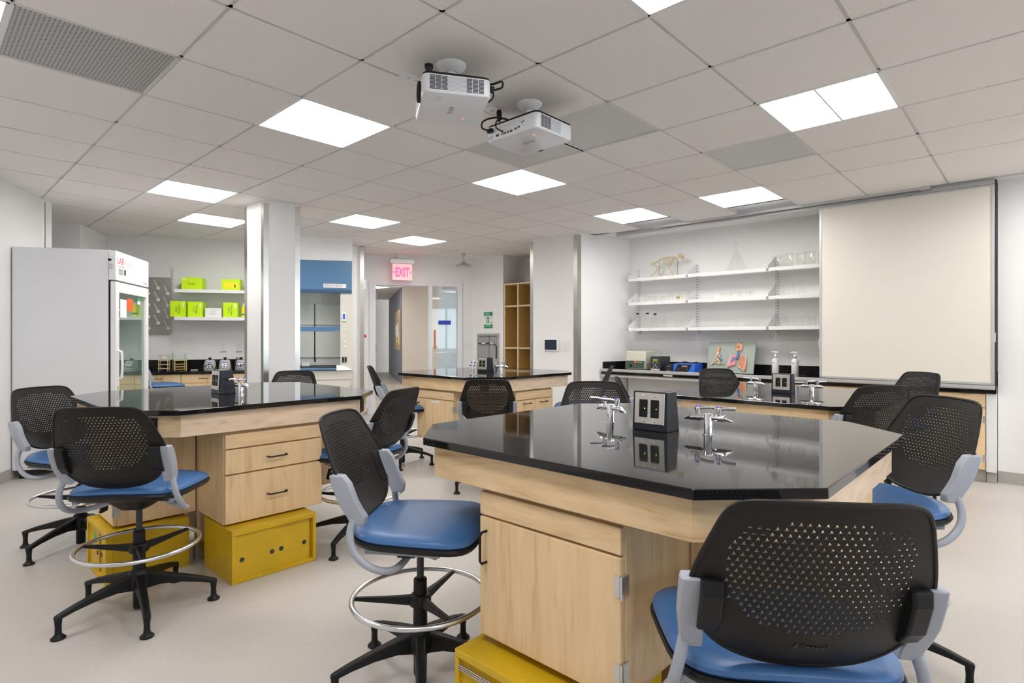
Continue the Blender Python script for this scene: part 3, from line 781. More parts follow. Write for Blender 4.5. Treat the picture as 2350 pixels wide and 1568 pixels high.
# base cabinets under the counter
def wall_cab(y0, y1, drawers, label):
    t = thing('counter_cabinet', label, 'base cabinet', G(6.28, (y0+y1)/2, .11), GA+PI/2+PI, 'maple cabinets under the right wall counter')
    W = (y1-y0)/2-.001; H = .653
    mb = MB(); mb.box(-W, W, .02, .46, 0, H); ob('body', mb, 'maple_v', t)
    mb = MB(); mb.box(-W, W, .06, .44, -.11, 0); ob('toe_kick', mb, 'cove', t)
    n = drawers
    for k in range(n):
        x0 = -W+2*W*k/n+.002; x1 = -W+2*W*(k+1)/n-.002
        mb = MB(); mb.box(x0, x1, 0, .02, H-.12, H-.004); d = ob('drawer', mb, 'maple_h', t, bevel=.002); handle(d, (x0+x1)/2, H-.055, True, 0)
        mb = MB(); mb.box(x0, x1, 0, .02, .004, H-.126); d = ob('door', mb, 'maple_v', t, bevel=.002)
        for zz in (.1, H-.22):
            mb = MB(); mb.box(x1-.016, x1+.004, -.004, .02, zz-.03, zz+.03); ob('hinge', mb, 'satin', d)
    return t
wall_cab(2.134, 2.655, 1, 'maple counter cabinet nearest the grey knee space')
wall_cab(1.243, 2.13, 2, 'wide maple counter cabinet with two drawers below the soap bottles')
wall_cab(.35, 1.239, 1, 'maple counter cabinet at the right end by the white filler panel')
mb = MB(); gb(mb, 6.285, 6.75, RY+.004, .347, .1, .763); tag(ob('filler_panel', mb, 'white'), 'narrow white filler panel between the last counter cabinet and the wall', 'panel')
mb = MB(); gb(mb, 6.33, 6.75, RY+.004, .347, 0, .1); struct('baseboard_counter', mb, 'cove')
mb = MB(); gb(mb, 6.70, 6.72, 2.66, 4.10, 0, .763); struct('wall_knee_panel', mb, 'paint')
# sliding white board and ceiling track
t = thing('sliding_whiteboard', 'large sliding whiteboard with aluminium frame in front of the shelves', 'whiteboard', G(6.225, .955, .842), GA+PI/2+PI)
Wb = 1.325/2; Hb = 1.683
mb = MB(); mb.box(-Wb+.012, Wb-.012, -.008, .008, .012, Hb-.012); ob('writing_surface', mb, 'board', t)
mb = MB()
for s in (-1, 1): mb.box(s*(Wb-.009)-.011, s*(Wb-.009)+.011, -.013, .013, 0, Hb)
mb.box(-Wb, Wb, -.013, .013, 0, .022); mb.box(-Wb, Wb, -.013, .013, Hb-.014, Hb)
ob('frame', mb, 'alu', t, bevel=.002)
for s, z in ((-1, .30), (1, .36)):
    mb = MB(); mb.box(s*(Wb+.004)-.006, s*(Wb+.004)+.006, -.012, .012, z, z+.08); ob('pull', mb, 'alu', t)
mb = MB(); gb(mb, 6.18, 6.205, .79, 3.36, CZ-.022, CZ+.002); gb(mb, 6.245, 6.262, .29, 4.0, CZ-.045, CZ+.002)
gb(mb, 6.17, 6.26, .72, .79, CZ-.028, CZ+.002); gb(mb, 6.17, 6.26, 3.36, 3.43, CZ-.016, CZ+.002)
tk = tag(ob('ceiling_track', mb, 'alu'), 'long ceiling track with a black slot that carries the whiteboard', 'rail')
mb = MB(); gb(mb, 6.205, 6.245, .80, 3.36, CZ-.012, CZ+.001); ob('track_slot', mb, 'black', tk)
mb = MB(); gb(mb, 6.25, 6.262, RY, RY+.03, .82, CZ-.01); tag(ob('board_gap', mb, 'charcoal'), 'dark gap between the whiteboard and the right wall, put in as a thin strip', 'strip')  # shaded gap at the board's end put in as a charcoal strip

# ------------------------------------------------------------------ shelving on the right wall
SHZ = (1.365, 1.70, 2.012); SY = (3.985, 3.158, 2.215, 1.30)
for i, y in enumerate(SY[:3]):
    z0, z1 = 1.28, 2.16
    t = thing('shelf_standard', 'slotted white shelf standard, %s of the three on the right wall' % ('leftmost', 'middle', 'rightmost')[i], 'shelf standard', G(6.772, y-.012, z0), GA+PI/2+PI, 'slotted shelf standards on the right wall')
    mb = MB(); mb.box(-.016, .016, -.012, .006, 0, z1-z0); ob('strip', mb, 'white', t)
    mb = MB()
    for k in range(26):
        for s in (-1, 1): mb.box(s*.008-.0025, s*.008+.0025, -.0135, -.012, .02+k*.033, .034+k*.033)
    ob('slots', mb, 'slot', t)
bn = ('left', 'middle', 'right'); rn = ('bottom', 'centre', 'top')
for r, z in enumerate(SHZ):
    for b in range(3):
        y1, y0 = SY[b]-.012, SY[b+1]+.012
        t = thing('wall_shelf', '%s white shelf in the %s bay on the right wall' % (rn[r], bn[b]), 'shelf', G(6.63, (y0+y1)/2, z), GA+PI/2+PI, 'white wall shelves on the right')
        W = (y1-y0)/2
        mb = MB(); mb.box(-W, W, -.13, .12, -.006, 0); mb.box(-W, W, -.136, -.126, -.038, 0)
        ob('board', mb, 'white', t, bevel=.0015)
    for b in range(3):
        y = SY[b]
        mb = MB(); th = .003
        P_ = [(.13, -.03), (-.12, -.03), (-.12, .025), (.125, .155), (.13, .155)]
        n = len(P_); F = Matrix(((0, 0, 0, 0),)*4)
        c = G(6.63, y-.002, z); M = face(c, G(1, 0), (0, 0, 1))
        mb.prism(P_, -th/2, th/2)
        o = tag(ob('shelf_bracket', mb, 'glass' if False else 'white', None, M), 'white triangular bracket at the %s of the %s right wall shelf row' % (('left end', 'first joint', 'second joint')[b], rn[r]), 'bracket')
        mb = MB(); mb.box(-.142, -.118, -.036, -.006, -.008, .008); ob('bracket_clip', mb, 'cabgrey', o)

# glassware
def vessel(name, label, cat, X, Y, z, prof, group, m='glassware', th=.0022, rimr=True):
    H = prof[-1][1]
    o = [(r, h) for r, h in prof]; i_ = [(max(r-th, .0005), h+(th if k == 0 else 0)) for k, (r, h) in enumerate(prof)][::-1]
    t = thing(name, label, cat, G(X, Y, z), 0, group)
    mb = MB(); rings = o+i_; mb.lathe([(0.0006, 0)]+rings+[(.0006, th)], 18, cap=False); ob('glass_wall', mb, m, t, smooth=True)
    r = prof[-1][0]
    mb = MB(); mb.tube([(r*math.cos(2*PI*k/18), r*math.sin(2*PI*k/18), H) for k in range(18)], .0014, 5, closed=True); ob('rim', mb, 'rim', t, smooth=True)
    return t
def beaker(r, h): return [(r*.9, 0), (r, .006), (r, h*.93), (r*1.06, h)]
def flask(r, h, n): return [(r*.92, 0), (r, .006), (r*.97, .02), (n, h*.76), (n, h*.96), (n*1.25, h)]
def bottle(r, h, n): return [(r*.94, 0), (r, .006), (r, h*.66), (r*.6, h*.8), (n, h*.86), (n, h)]
def disc_cap(t, r, z, h, m='black'):
    mb = MB(); mb.lathe([(r, z), (r, z+h)], 16); ob('cap', mb, m, t, smooth=True)
random.seed(4)
top, mid, low = SHZ[2]+.001, SHZ[1]+.001, SHZ[0]+.001
vessel('conical_flask', 'very large conical flask alone on the top middle shelf', 'flask', 6.61, 2.60, top, flask(.118, .33, .020), None)
for k, (y, x, r, h) in enumerate([(2.135, 6.58, .052, .125), (2.01, 6.56, .05, .135), (1.90, 6.60, .048, .13), (1.80, 6.56, .055, .14), (1.70, 6.60, .035, .115), (1.635, 6.55, .035, .115), (1.56, 6.60, .04, .14), (1.47, 6.57, .05, .14)]):
    vessel('glass_beaker', 'glass beaker in the row on the top right shelf', 'beaker', x, y, top, beaker(r, h), 'beakers on the top right shelf')
y = 3.93; k = 0
while y > 3.20:
    r = .026 if k < 10 else .03; h = .075 if k < 9 else .10
    v = vessel('glass_jar', 'small stained glass jar with rubber rings' if k == 11 else 'small glass jar in the crowded row on the centre left shelf', 'jar', 6.56+.05*(k % 2), y, mid, beaker(r, h), None if k == 11 else 'jars on the centre left shelf')
    if k == 11: mb = MB(); mb.lathe([(.02, .03), (.022, .055)], 14); ob('orange_band', mb, 'amberliquid', v, smooth=True)
    y -= .053 if k < 9 else .062; k += 1
for k, (y, n) in enumerate([(3.885, 'leftmost'), (3.74, 'middle'), (3.63, 'rightmost')]):
    v = vessel('reagent_bottle', '%s of the three black capped clear bottles on the lower left shelf' % n, 'bottle', 6.58, y, low, bottle(.05 if k != 1 else .035, .185-(.012*(k == 2)), .017), 'black capped bottles'); disc_cap(v, .019, .178-(.012*(k == 2)), .02)
vessel('conical_flask', 'conical flask right of the black capped bottles', 'flask', 6.58, 3.50, low, flask(.05, .15, .012), None)
for y in (3.36, 3.31, 3.255): vessel('conical_flask', 'small conical flask at the right end of the lower left shelf', 'flask', 6.57, y, low, flask(.028, .085, .010), 'small flasks on the lower left shelf')
for k in range(5):
    vessel('glass_funnel', 'upturned glass funnel in the row on the centre middle shelf', 'funnel', 6.58, 3.05-.045*k, mid, [(.030, 0), (.028, .003), (.005, .035), (.005, .10), (.006, .105)], 'funnels on the centre middle shelf')
for k in range(7):
    vessel('glass_dish', 'shallow stacked glass dish on the centre middle shelf', 'dish', 6.57+.03*(k % 2), 2.74-.055*k, mid, beaker(.028, .06 if k not in (2, 3) else .075), 'dishes on the centre middle shelf')
for k in range(9):
    vessel('petri_dish', 'flat glass dish in the low row on the bottom middle shelf', 'dish', 6.56, 3.10-.052*k, low, beaker(.025, .028), 'flat dishes on the bottom middle shelf')
vessel('glass_dropper_bottle', 'thin glass dropper bottle on the bottom middle shelf', 'bottle', 6.58, 2.66, low, bottle(.016, .07, .005), None)
v = vessel('separating_flask', 'clear flask with a thin stopper in the middle of the bottom shelf', 'flask', 6.58, 2.59, low, flask(.03, .11, .006), None)
for k in range(4):
    vessel('glass_tray', 'square clear dish right of the stoppered flask on the bottom shelf', 'dish', 6.56, 2.46-.065*k, low, beaker(.030, .045), 'square dishes on the bottom middle shelf')
for k in range(6):
    vessel('measuring_cylinder', 'thin glass cylinder on the centre right shelf', 'measuring cylinder', 6.59, 2.12-.05*k, mid, beaker(.012, .11), 'thin cylinders on the centre right shelf')
vessel('tall_cylinder', 'tall glass cylinder with amber content beside the whiteboard frame', 'measuring cylinder', 6.58, 1.665, mid, beaker(.018, .23), None)
for k in range(12):
    vessel('test_tube', 'tall thin glass tube standing in the bottom right shelf row', 'test tube', 6.575+.03*(k % 2), 2.16-.036*k, low, beaker(.013, .105 if k % 3 else .12), 'glass tubes on the bottom right shelf')
# skeleton
t = thing('animal_skeleton', 'small mounted animal skeleton crouching on the top left shelf', 'skeleton', G(6.62, 3.52, top), GA+PI/2+PI)
def sk(x, y, dy=0.): return ((x-560)*.00090, dy, max(.002, (628-(x-400)*.065-y)*.00084))
mb = MB(); sp_ = spline([sk(755, 340), sk(690, 325), sk(600, 328), sk(520, 345), sk(450, 380), sk(385, 410)], 6); mb.tube(sp_, .0055, 6)
for k, p in enumerate(sp_[1:-2]): mb.cbox((p[0], p[1], p[2]+.003), (.0055, .013, .016))
ob('spine', mb, 'bone', t)
mb = MB()
for k in range(11):
    p = sk(705-k*17, 333+k*1.2); d = .075-.003*abs(k-5)
    for s in (-1, 1): mb.tube([p, (p[0]-.004, s*.022, p[2]-.018), (p[0]-.002, s*.024, p[2]-d*.6), (p[0]+.004, s*.008, p[2]-d)], .0019, 5)
ob('rib_cage', mb, 'bone', t)
mb = MB(); c = sk(812, 312); mb.sphere((c[0]-.004, 0, c[2]+.004), (.034, .026, .030)); mb.sphere((c[0]+.018, 0, c[2]-.024), (.020, .017, .022)); ob('skull', mb, 'bone', t, smooth=True)
mb = MB(); mb.sphere((c[0]+.027, -.012, c[2]-.010), .006, 8); mb.sphere((c[0]+.027, .012, c[2]-.010), .006, 8); ob('eye_socket', mb, 'ink', t)
def limb(nm, pts, r=.0055):
    mb = MB(); mb.tube(pts, r, 6)
    for p in pts[:-1]: mb.sphere(p, r*1.9, 8)
    ob(nm, mb, 'bone', t, smooth=True)
limb('hind_leg', [sk(395, 420, -.02), sk(475, 500, -.03), sk(375, 600, -.03), sk(412, 626, -.03)]); limb('hind_leg', [sk(400, 425, .02), sk(545, 492, .03), sk(480, 612, .03), sk(505, 620, .03)])
limb('front_leg', [sk(745, 350, -.02), sk(662, 462, -.03), sk(688, 578, -.03), sk(722, 606, -.03)]); limb('front_leg', [sk(690, 345, .02), sk(615, 460, .03), sk(680, 590, .03), sk(700, 608, .03)])
limb('pelvis', [sk(440, 395), sk(375, 410, .012), sk(362, 440, .0), sk(375, 410, -.012), sk(430, 395)], .005)
mb = MB(); mb.tube([sk(478, 365), sk(478, 622)], .0022, 6); mb.tube([sk(757, 340), sk(757, 603)], .0022, 6); mb.box(-.09, .19, -.012, .012, 0, .004); ob('display_stand', mb, 'charcoal', t)

# ------------------------------------------------------------------ things on the right counter
CT = .8215; AR = GA+PI/2+PI
t = thing('microcentrifuge', 'cream and green tabletop centrifuge at the left end of the right counter', 'centrifuge', G(6.50, 3.79, CT), AR)
mb = MB(); mb.prism([(-.13, .01), (.13, .01), (.13, .255), (-.13, .255)], .0, .01)
mb = MB(); mb.loft([[(x, y, z) for y, z in ((-.135, .015), (-.145, .03), (-.115, .235), (-.105, .245), (.12, .245), (.13, .015))] for x in (-.142, .142)])
ob('casing', mb, 'cream', t, bevel=.006)
F = face((0, -.1405, .074), (1, 0, 0), (0, .03, .205))
mb = MB(); mb.box(-.132, .132, -.043, .05, -.001, .003); pn = ob('control_panel', mb, 'dkgreen', t, F)
mb = MB(); mb.lathe([(.017, 0), (.014, .014), (.005, .015)], 14, c=(-.055, -.012, .003)); ob('dial', mb, 'black', pn, smooth=True)
mb = MB(); mb.box(-.01, .018, .022, .046, .003, .004); ob('badge', mb, 'orange', pn)
mb = MB(); mb.lathe([(.008, 0), (.006, .004)], 12, c=(.005, -.012, .003)); ob('push_button', mb, 'redink', pn)
text('Microspin 24', .017, 'paper', pn, Matrix.Translation((.07, .034, .004)), sx=.8)
mb = MB(); mb.box(-.14, .14, -.112, -.106, .222, .227); ob('lid_seam', mb, 'greyink', t)
mb = MB()
for sx in (-1, 1):
    for y_ in (-.10, .10): mb.lathe([(.008, 0), (.008, .018)], 10, c=(sx*.1, y_, 0))
ob('foot', mb, 'black', t)
t = thing('controller_box', 'charcoal box with small green display beside the cream centrifuge', 'lab instrument', G(6.46, 3.50, CT), AR)
mb = MB(); mb.box(-.066, .066, -.11, .15, .001, .185); ob('casing', mb, 'charcoal', t, bevel=.003)
mb = MB(); mb.box(-.060, .060, -.112, -.109, .01, .175); ob('front_panel', mb, 'charcoal', t)
mb = MB(); mb.box(-.032, .032, -.114, -.112, .125, .155); ob('display', mb, 'lcd', t)
mb = MB()
for x_, z_ in ((-.028, .108), (.028, .108), (0, .09), (0, .075), (-.02, .055), (.02, .055)): mb.cbox((x_, -.1135, z_), (.010, .003, .008))
ob('key', mb, 'paper', t)
mb = MB(); mb.box(-.058, .058, -.115, -.111, .012, .034); ob('terminal_strip', mb, 'paper', t)
mb = MB()
for x_ in (-.04, -.018, .018, .04): mb.cbox((x_, -.117, .023), (.012, .004, .012))
ob('terminal', mb, 'browntissue', t)
mb = MB(); mb.tube([(.01, .0, .185), (.01, .0, .215), (.05, .0, .215), (.05, 0, .20)], .005, 8); ob('clamp', mb, 'satin', t, smooth=True)
t = thing('black_power_supply', 'small black power supply left of the blue one', 'lab instrument', G(6.47, 3.33, CT), AR)
mb = MB(); mb.box(-.075, .075, -.10, .12, .001, .085); ob('casing', mb, 'black', t, bevel=.006)
mb = MB()
for x_, z_ in ((-.04, .05), (0, .045), (.04, .05), (-.02, .03), (.02, .03)): mb.cbox((x_, -.102, z_), (.01, .004, .006))
mb.cbox((0, -.102, .068), (.05, .004, .010)); mb.cbox((0, -.102, .014), (.06, .004, .008)); ob('marking', mb, 'greyink', t)
t = thing('blue_power_supply', 'blue and black power supply next to the anatomy board', 'lab instrument', G(6.46, 3.13, CT), AR)
mb = MB(); mb.loft([[(-.135, y, z) for y, z in ((-.11, .001), (-.09, .105), (.12, .105), (.12, .001))], [(.135, y, z) for y, z in ((-.11, .001), (-.09, .105), (.12, .105), (.12, .001))]]); ob('casing', mb, 'blueps', t, bevel=.005)
F = face((0, -.101, .054), (1, 0, 0), (0, .02, .104))
mb = MB(); mb.prism([(-.115, -.046), (.055, -.046), (.10, .046), (-.075, .046)], 0, .004); pn = ob('front_panel', mb, 'black', t, F)
mb = MB(); mb.box(-.02, .045, .014, .032, .004, .005); ob('display', mb, 'greyink', pn)
mb = MB()
for x_ in (-.06, .05): mb.cbox((x_, -.012, .006), (.012, .01, .004))
ob('jack', mb, 'redink', pn)
mb = MB(); mb.tube([(-.15, .12, .11), (-.08, .10, .125), (.0, .11, .108), (.08, .10, .125), (.13, .11, .06)], .005, 6); ob('lead', mb, 'black', t, smooth=True)
# anatomy board leaning against the wall
t = thing('anatomy_model_board', 'grey green board with relief models of lungs and airways, leaning on the wall', 'anatomical model', G(6.56, 2.66, CT), AR)
tilt = Matrix.Rotation(math.radians(-14), 4, 'X')
def an(name, mb, m, parent, smooth=False, bevel=0): return ob(name, mb, m, parent, tilt if parent is t else None, smooth, bevel)
mb = MB(); mb.box(-.275, .275, -.012, .012, .003, .375); bd = an('backboard', mb, 'boardgrey', t, bevel=.005)
def pp_(pts, y0, y1, mb): return mb.prism(pts, 0, 1, Matrix(((1, 0, 0, 0), (0, 0, -(y1-y0), -y0), (0, 1, 0, 0), (0, 0, 0, 1)))) 
def bx(u): return -.275+(u-165)/765*.55
def bz(v): return .375-(v-187)/540*.365
P2 = lambda L_: [(bx(a), bz(b)) for a, b in L_]
mb = MB(); pp_(P2([(600, 410), (560, 450), (530, 520), (512, 600), (520, 655), (580, 610), (645, 600), (640, 470), (635, 415)]), .010, .030, mb); an('left_lung', mb, 'pinktissue', t, bevel=.006)
mb = MB(); pp_(P2([(700, 440), (730, 415), (780, 450), (815, 540), (820, 640), (800, 695), (740, 650), (690, 590)]), .010, .030, mb); an('right_lung', mb, 'browntissue', t, bevel=.006)
mb = MB(); pp_(P2([(740, 650), (690, 590), (700, 630), (790, 700), (800, 690)]), .012, .034, mb); 
for k in range(9): mb.cbox((bx(795+10*math.sin(k*.5)), -.028, bz(450+k*25)), (.012, .012, .012))
an('rib_section', mb, 'creamtissue', t, bevel=.002)
mb = MB()
for k in range(9): mb.cbox((bx(560-6*k+ (k*k)*.2), -.028, bz(430+k*22)), (.012, .012, .012))
an('rib_section', mb, 'creamtissue', t, bevel=.002)
mb = MB(); mb.tube([(bx(672), -.022, bz(375)), (bx(672), -.024, bz(450)), (bx(668), -.024, bz(480)), (bx(645), -.022, bz(495))], [.011, .010, .009, .007], 10)
for k in range(7): mb.tube([(bx(640), -.032, bz(480)), (bx(600-k*6), -.033, bz(450+k*18))], .003, 5)
an('trachea', mb, 'bluetissue', t, smooth=True)
mb = MB(); pp_(P2([(625, 240), (650, 205), (700, 210), (728, 250), (722, 330), (700, 375), (690, 320), (650, 370), (625, 300)]), .010, .032, mb); an('head_section', mb, 'skinmodel', t, bevel=.005)
mb = MB(); mb.sphere((bx(665), -.034, bz(270)), (.024, .008, .022)); an('mouth_cavity', mb, 'browntissue', t, smooth=True)
mb = MB()
for k in range(70):
    a = random.random(); b = random.uniform(-.5, .5)
    v_ = 380+a*215; hw = 30+a*200
    mb.sphere((bx(345+b*hw), -.022-.012*random.random(), bz(v_)), .0075+.004*random.random(), 6)
an('alveoli_cluster', mb, 'creamtissue', t, smooth=True)
mb = MB()
for k in range(24):
    a = random.random(); mb.sphere((bx(375+a*30+random.uniform(-12, 14)), -.034, bz(420+a*110)), .006, 6)
an('vein_patch', mb, 'bluetissue', t, smooth=True)
mb = MB(); mb.tube([(bx(345), -.024, bz(285)), (bx(340), -.026, bz(340)), (bx(335), -.024, bz(390))], [.018, .021, .012], 10); an('airway_stub', mb, 'skinmodel', t, smooth=True)
# pump bottles
def pump(label, Y):
    t = thing('pump_bottle', label, 'soap bottle', G(6.50, Y, CT), AR-.3, 'white pump bottles on the right counter')
    mb = MB(); mb.lathe([(.033, 0), (.036, .004), (.036, .165), (.030, .185), (.014, .196), (.013, .20)], 24); ob('bottle', mb, 'plastic_w', t, smooth=True)
    mb = MB(); mb.lathe([(.0145, .198), (.0145, .212)], 16); ob('collar', mb, 'switchgrey', t, smooth=True)
    mb = MB(); mb.lathe([(.016, .212), (.014, .232), (.006, .235), (.006, .262)], 16); mb.box(-.045, .030, -.009, .009, .256, .268); mb.box(.018, .032, -.006, .006, .248, .258); ob('pump', mb, 'plastic_w', t, bevel=.002)
    mb = MB(); mb.loft([[(.0368*math.sin(a), -.0368*math.cos(a), .152-.004*k) for k in (0, 1, 1, 0)] for a in (-.5, -.25, 0, .25, .5)]); mb.loft([[(.0368*math.sin(a), -.0368*math.cos(a), .142-.003*k) for k in (0, 1, 1, 0)] for a in (-.35, 0, .35)])
    ob('print', mb, 'greyink', t)
    return t
pump('white pump bottle next to the anatomy board', 2.13)
pump('white pump bottle nearer the whiteboard', 1.93)

# ------------------------------------------------------------------ right column fittings
wp = G(5.88, 0); 
def wallM(X, Y, z): return face(G(X, Y, z), -G(0, 1))
t = thing('wall_tablet', 'white framed tablet screen on the white column', 'tablet'); t.matrix_world = wallM(5.873, 4.763, 1.145)
mb = MB(); mb.box(-.123, .123, -.082, .082, 0, .018); ob('frame', mb, 'plastic_w', t, bevel=.006)
mb = MB(); mb.box(-.100, .100, -.066, .066, .018, .020); ob('screen', mb, 'screen', t)
def switch(label, M, w_=.072, n=1):
    t = thing('wall_switch', label, 'switch'); t.matrix_world = M
    mb = MB(); mb.box(-w_/2, w_/2, -.06, .06, 0, .006); ob('plate', mb, 'plastic_w', t, bevel=.002)
    for k in range(n):
        x = (k-(n-1)/2)*.046
        mb = MB(); mb.box(x-.015, x+.015, -.034, .034, .006, .010); ob('rocker', mb, 'white', t, bevel=.0015)
    return t
switch('single white switch plate right of the wall tablet', wallM(5.873, 4.52, 1.14), .08)
switch('triple white light switch plate right of the doorway', face(E_(1.72, -.003, 1.11), sd), .16, 3)

# ------------------------------------------------------------------ lockers, eyewash and signs by the exit
def ps(mb, s0, s1, t0, t1, z0, z1): return mb.prism([tuple((C1p+dg*s+ng*t_)[:2]) for s, t_ in ((s0, t0), (s1, t0), (s1, t1), (s0, t1))], z0, z1)
quad('wall_locker_left', [C1p, C1p+ng*.6, C1p+ng*.6-dg*.1, C1p-dg*.1], 2.11, CZ)
quad('wall_locker_back', [C1p+ng*.55, C1p+ng*.55+dg*2.2, C1p+ng*.65+dg*2.2, C1p+ng*.65], 0, CZ)
t = thing('open_locker', 'tall open maple locker unit with coat hooks behind the column', 'locker')
t.location = C1p+dg*.02; t.rotation_euler = (0, 0, math.atan2(dg.y, dg.x))
cw = .285; n = 3
mb = MB()
for k in range(n+1): mb.box(k*cw-.012, k*cw+.012, .004, .5, 0, 2.11)
for z in (.012, .55, 1.075, 1.745, 2.098): mb.box(-.012, n*cw+.012, .0, .5, z-.012, z+.012)
ob('carcass', mb, 'edge_wood', t)
mb = MB(); mb.box(0, n*cw, .485, .5, 0, 2.1); ob('back_panel', mb, 'locker_wood', t)
mb = MB()
for k in range(n): 
    for s in (k*cw+.0125, (k+1)*cw-.0165): mb.box(s, s+.004, .015, .48, .03, 2.08)
ob('side_lining', mb, 'locker_wood', t)
for k in range(n):
    for z in (1.62, .97):
        mb = MB(); x = (k+1)*cw-.018; mb.box(x-.006, x, .10, .13, z-.045, z+.045); mb.box(x-.05, x, .10, .13, z-.045, z-.03); ob('coat_hook', mb, 'black', t)
t = thing('cardboard_panel', 'tan box standing on top of the open lockers', 'box', C1p+dg*.36+ng*.25+Vector((0, 0, 2.112)), math.atan2(dg.y, dg.x))
mb = MB(); mb.box(0, .35, 0, .2, 0, .40); ob('box_body', mb, 'cork', t); mb = MB(); mb.box(-.04, .36, -.03, .21, 0, .02); ob('base_tray', mb, 'charcoal', t)
def M2(s, z, out=.0): return face(C1p+dg*s-ng*out+Vector((0, 0, z)), dg)
ex2 = lambda L_: (Vector((L_[0], L_[1], 0))-C1p).dot(dg)
s_e = (ex2((-.572, 9.569))+ex2((-.213, 9.256)))/2
t = thing('eyewash_cabinet', 'recessed grey steel eyewash cabinet under the green sign', 'eyewash station'); t.matrix_world = M2(s_e, 1.0, .001)
W = .238
mb = MB(); mb.box(-W, W, -.40, .30, 0, .004); ob('back_plate', mb, 'cabgrey', t)
mb = MB()
for s in (-1, 1): mb.box(s*W-.012, s*W+.012, -.40, .31, 0, .016)
mb.box(-W, W, .288, .312, 0, .016); ob('frame', mb, 'alu', t)
mb = MB(); mb.box(.02, .026, -.40, .29, .004, .007); mb.box(-W+.03, W-.03, .255, .262, .004, .007); ob('door_seam', mb, 'charcoal', t)
mb = MB(); mb.tube([(-.20, .145, .03), (.0, .145, .04), (.03, .15, .04)], .012, 8); mb.tube([(.03, .15, .04), (.14, .15, .03), (.205, .10, .03), (.205, -.10, .03)], .010, 8); ob('pull_arm', mb, 'charcoal', t, smooth=True)
mb = MB(); mb.tube([(-.11, .145, .037), (-.02, .146, .042)], .0135, 8); mb.tube([(.08, .151, .036), (.15, .145, .031)], .0125, 8); ob('grip', mb, 'white', t, smooth=True)
s_g = (ex2((-.465, 9.475))+ex2((-.315, 9.345)))/2
t = thing('safety_sign', 'green and white emergency sign above the eyewash cabinet', 'sign'); t.matrix_world = M2(s_g, 1.53, .001)
mb = MB(); mb.box(-.10, .10, -.135, .135, 0, .003); ob('sheet', mb, 'paper', t)
mb = MB(); mb.box(-.10, .10, .07, .135, .003, .004); mb.box(-.10, .10, -.10, -.072, .003, .004); mb.box(-.10, .10, -.135, -.104, .003, .004); mb.box(-.04, .02, -.05, .055, .003, .004)
mb.prism([(.045, .035), (.075, .035), (.06, .055)], .003, .004); mb.box(.035, .088, -.05, -.035, .003, .004); ob('green_print', mb, 'green', t)
text('Emergency\nEyewash', .026, 'paper', t, Matrix.Translation((-.02, .103, .0045)), sx=.9)
text('Eye irrigation', .018, 'paper', t, Matrix.Translation((0, -.087, .0045))); 
for x_ in (-.022, -.006): mb = MB(); mb.box(x_, x_+.008, -.035, .035, .004, .005); ob('pictogram', mb, 'paper', t)
# exit sign
t = thing('exit_sign', 'red lit EXIT sign hanging above the doorway', 'exit sign'); t.matrix_world = face(E_(.60, -.22, 2.28), sd)
mb = MB(); mb.box(-.20, .20, .145, .225, -.03, .05); ob('housing', mb, 'alu', t, bevel=.008)
mb = MB(); mb.box(-.07, .07, .225, .31, -.01, .03); ob('mount', mb, 'white', t, bevel=.004)
mb = MB(); mb.box(-.155, .155, -.115, .145, .005, .012); ob('panel', mb, 'exitglow', t)
text('EXIT', .20, 'exitred', t, Matrix.Translation((0, .005, .0135)), sx=.54, ext=.001, off=.007)
mb = MB()
for s in (-1, 1): mb.prism([(s*.122, .045), (s*.15, .01), (s*.122, -.025), (s*.128, .01)], .0125, .0145)
ob('arrow', mb, 'exitred', t)
# shower head
t = thing('emergency_shower', 'round steel emergency shower head hanging from the ceiling', 'shower', (-.77, 9.03, 2.36))
mb = MB(); mb.lathe([(.012, .09), (.012, .22), (.02, .22)], 14); mb.lathe([(.03, .19), (.03, .222)], 14); ob('pipe', mb, 'steel', t, smooth=True)
mb = MB(); mb.lathe([(.118, .0), (.125, .012), (.115, .03), (.07, .055), (.035, .075), (.025, .10), (.012, .102)], 28); ob('bell', mb, 'steel', t, smooth=True)
# alarm and sensor on the wing wall side
Mw = lambda t_, z: face(S(W0, .001, t_, z), td)
t = thing('pull_station', 'small red emergency button beside the steel corner guard', 'alarm button'); t.matrix_world = Mw(.25, 1.265)
mb = MB(); mb.box(-.03, .03, -.04, .04, 0, .006); ob('plate', mb, 'switchgrey', t); mb = MB(); mb.lathe([(.02, .006), (.026, .03), (.02, .036)], 14); ob('button', mb, 'redink', t, smooth=True)
t = thing('wall_sensor', 'small white sensor box high beside the steel corner guard', 'sensor'); t.matrix_world = Mw(.25, 2.04)
mb = MB(); mb.box(-.04, .04, -.075, .075, 0, .028); ob('cover', mb, 'plastic_w', t, bevel=.006)

# ------------------------------------------------------------------ fume hood
def hb(mb, s0, s1, t0, t1, z0, z1): return mb.prism([tuple(S(HC, s, t_)[:2]) for s, t_ in ((s0, t0), (s1, t0), (s1, t1), (s0, t1))], z0, z1)
mb = MB(); hb(mb, -1.01, 0, 0, .62, 2.275, CZ+.1); struct('wall_hood_enclosure', mb, 'paint')
t = thing('fume_hood', 'blue and grey fume hood behind the white column', 'fume hood', S(HC, 0, 0, 0), SA)
mb = MB(); mb.box(-1.01, -.002, -.03, .02, 1.862, 2.268); fp = ob('front_panel', mb, 'hoodblue', t, bevel=.006)
mb = MB(); mb.box(-1.01, -.002, -.034, .02, 1.84, 1.885); ob('panel_lip', mb, 'hoodblue_d', t, bevel=.004)
pl = face((-.222, -.031, 1.935), (1, 0, 0))
mb = MB(); mb.box(-.145, .145, -.026, .026, 0, .003); np_ = ob('name_plate', mb, 'paper', t, pl)
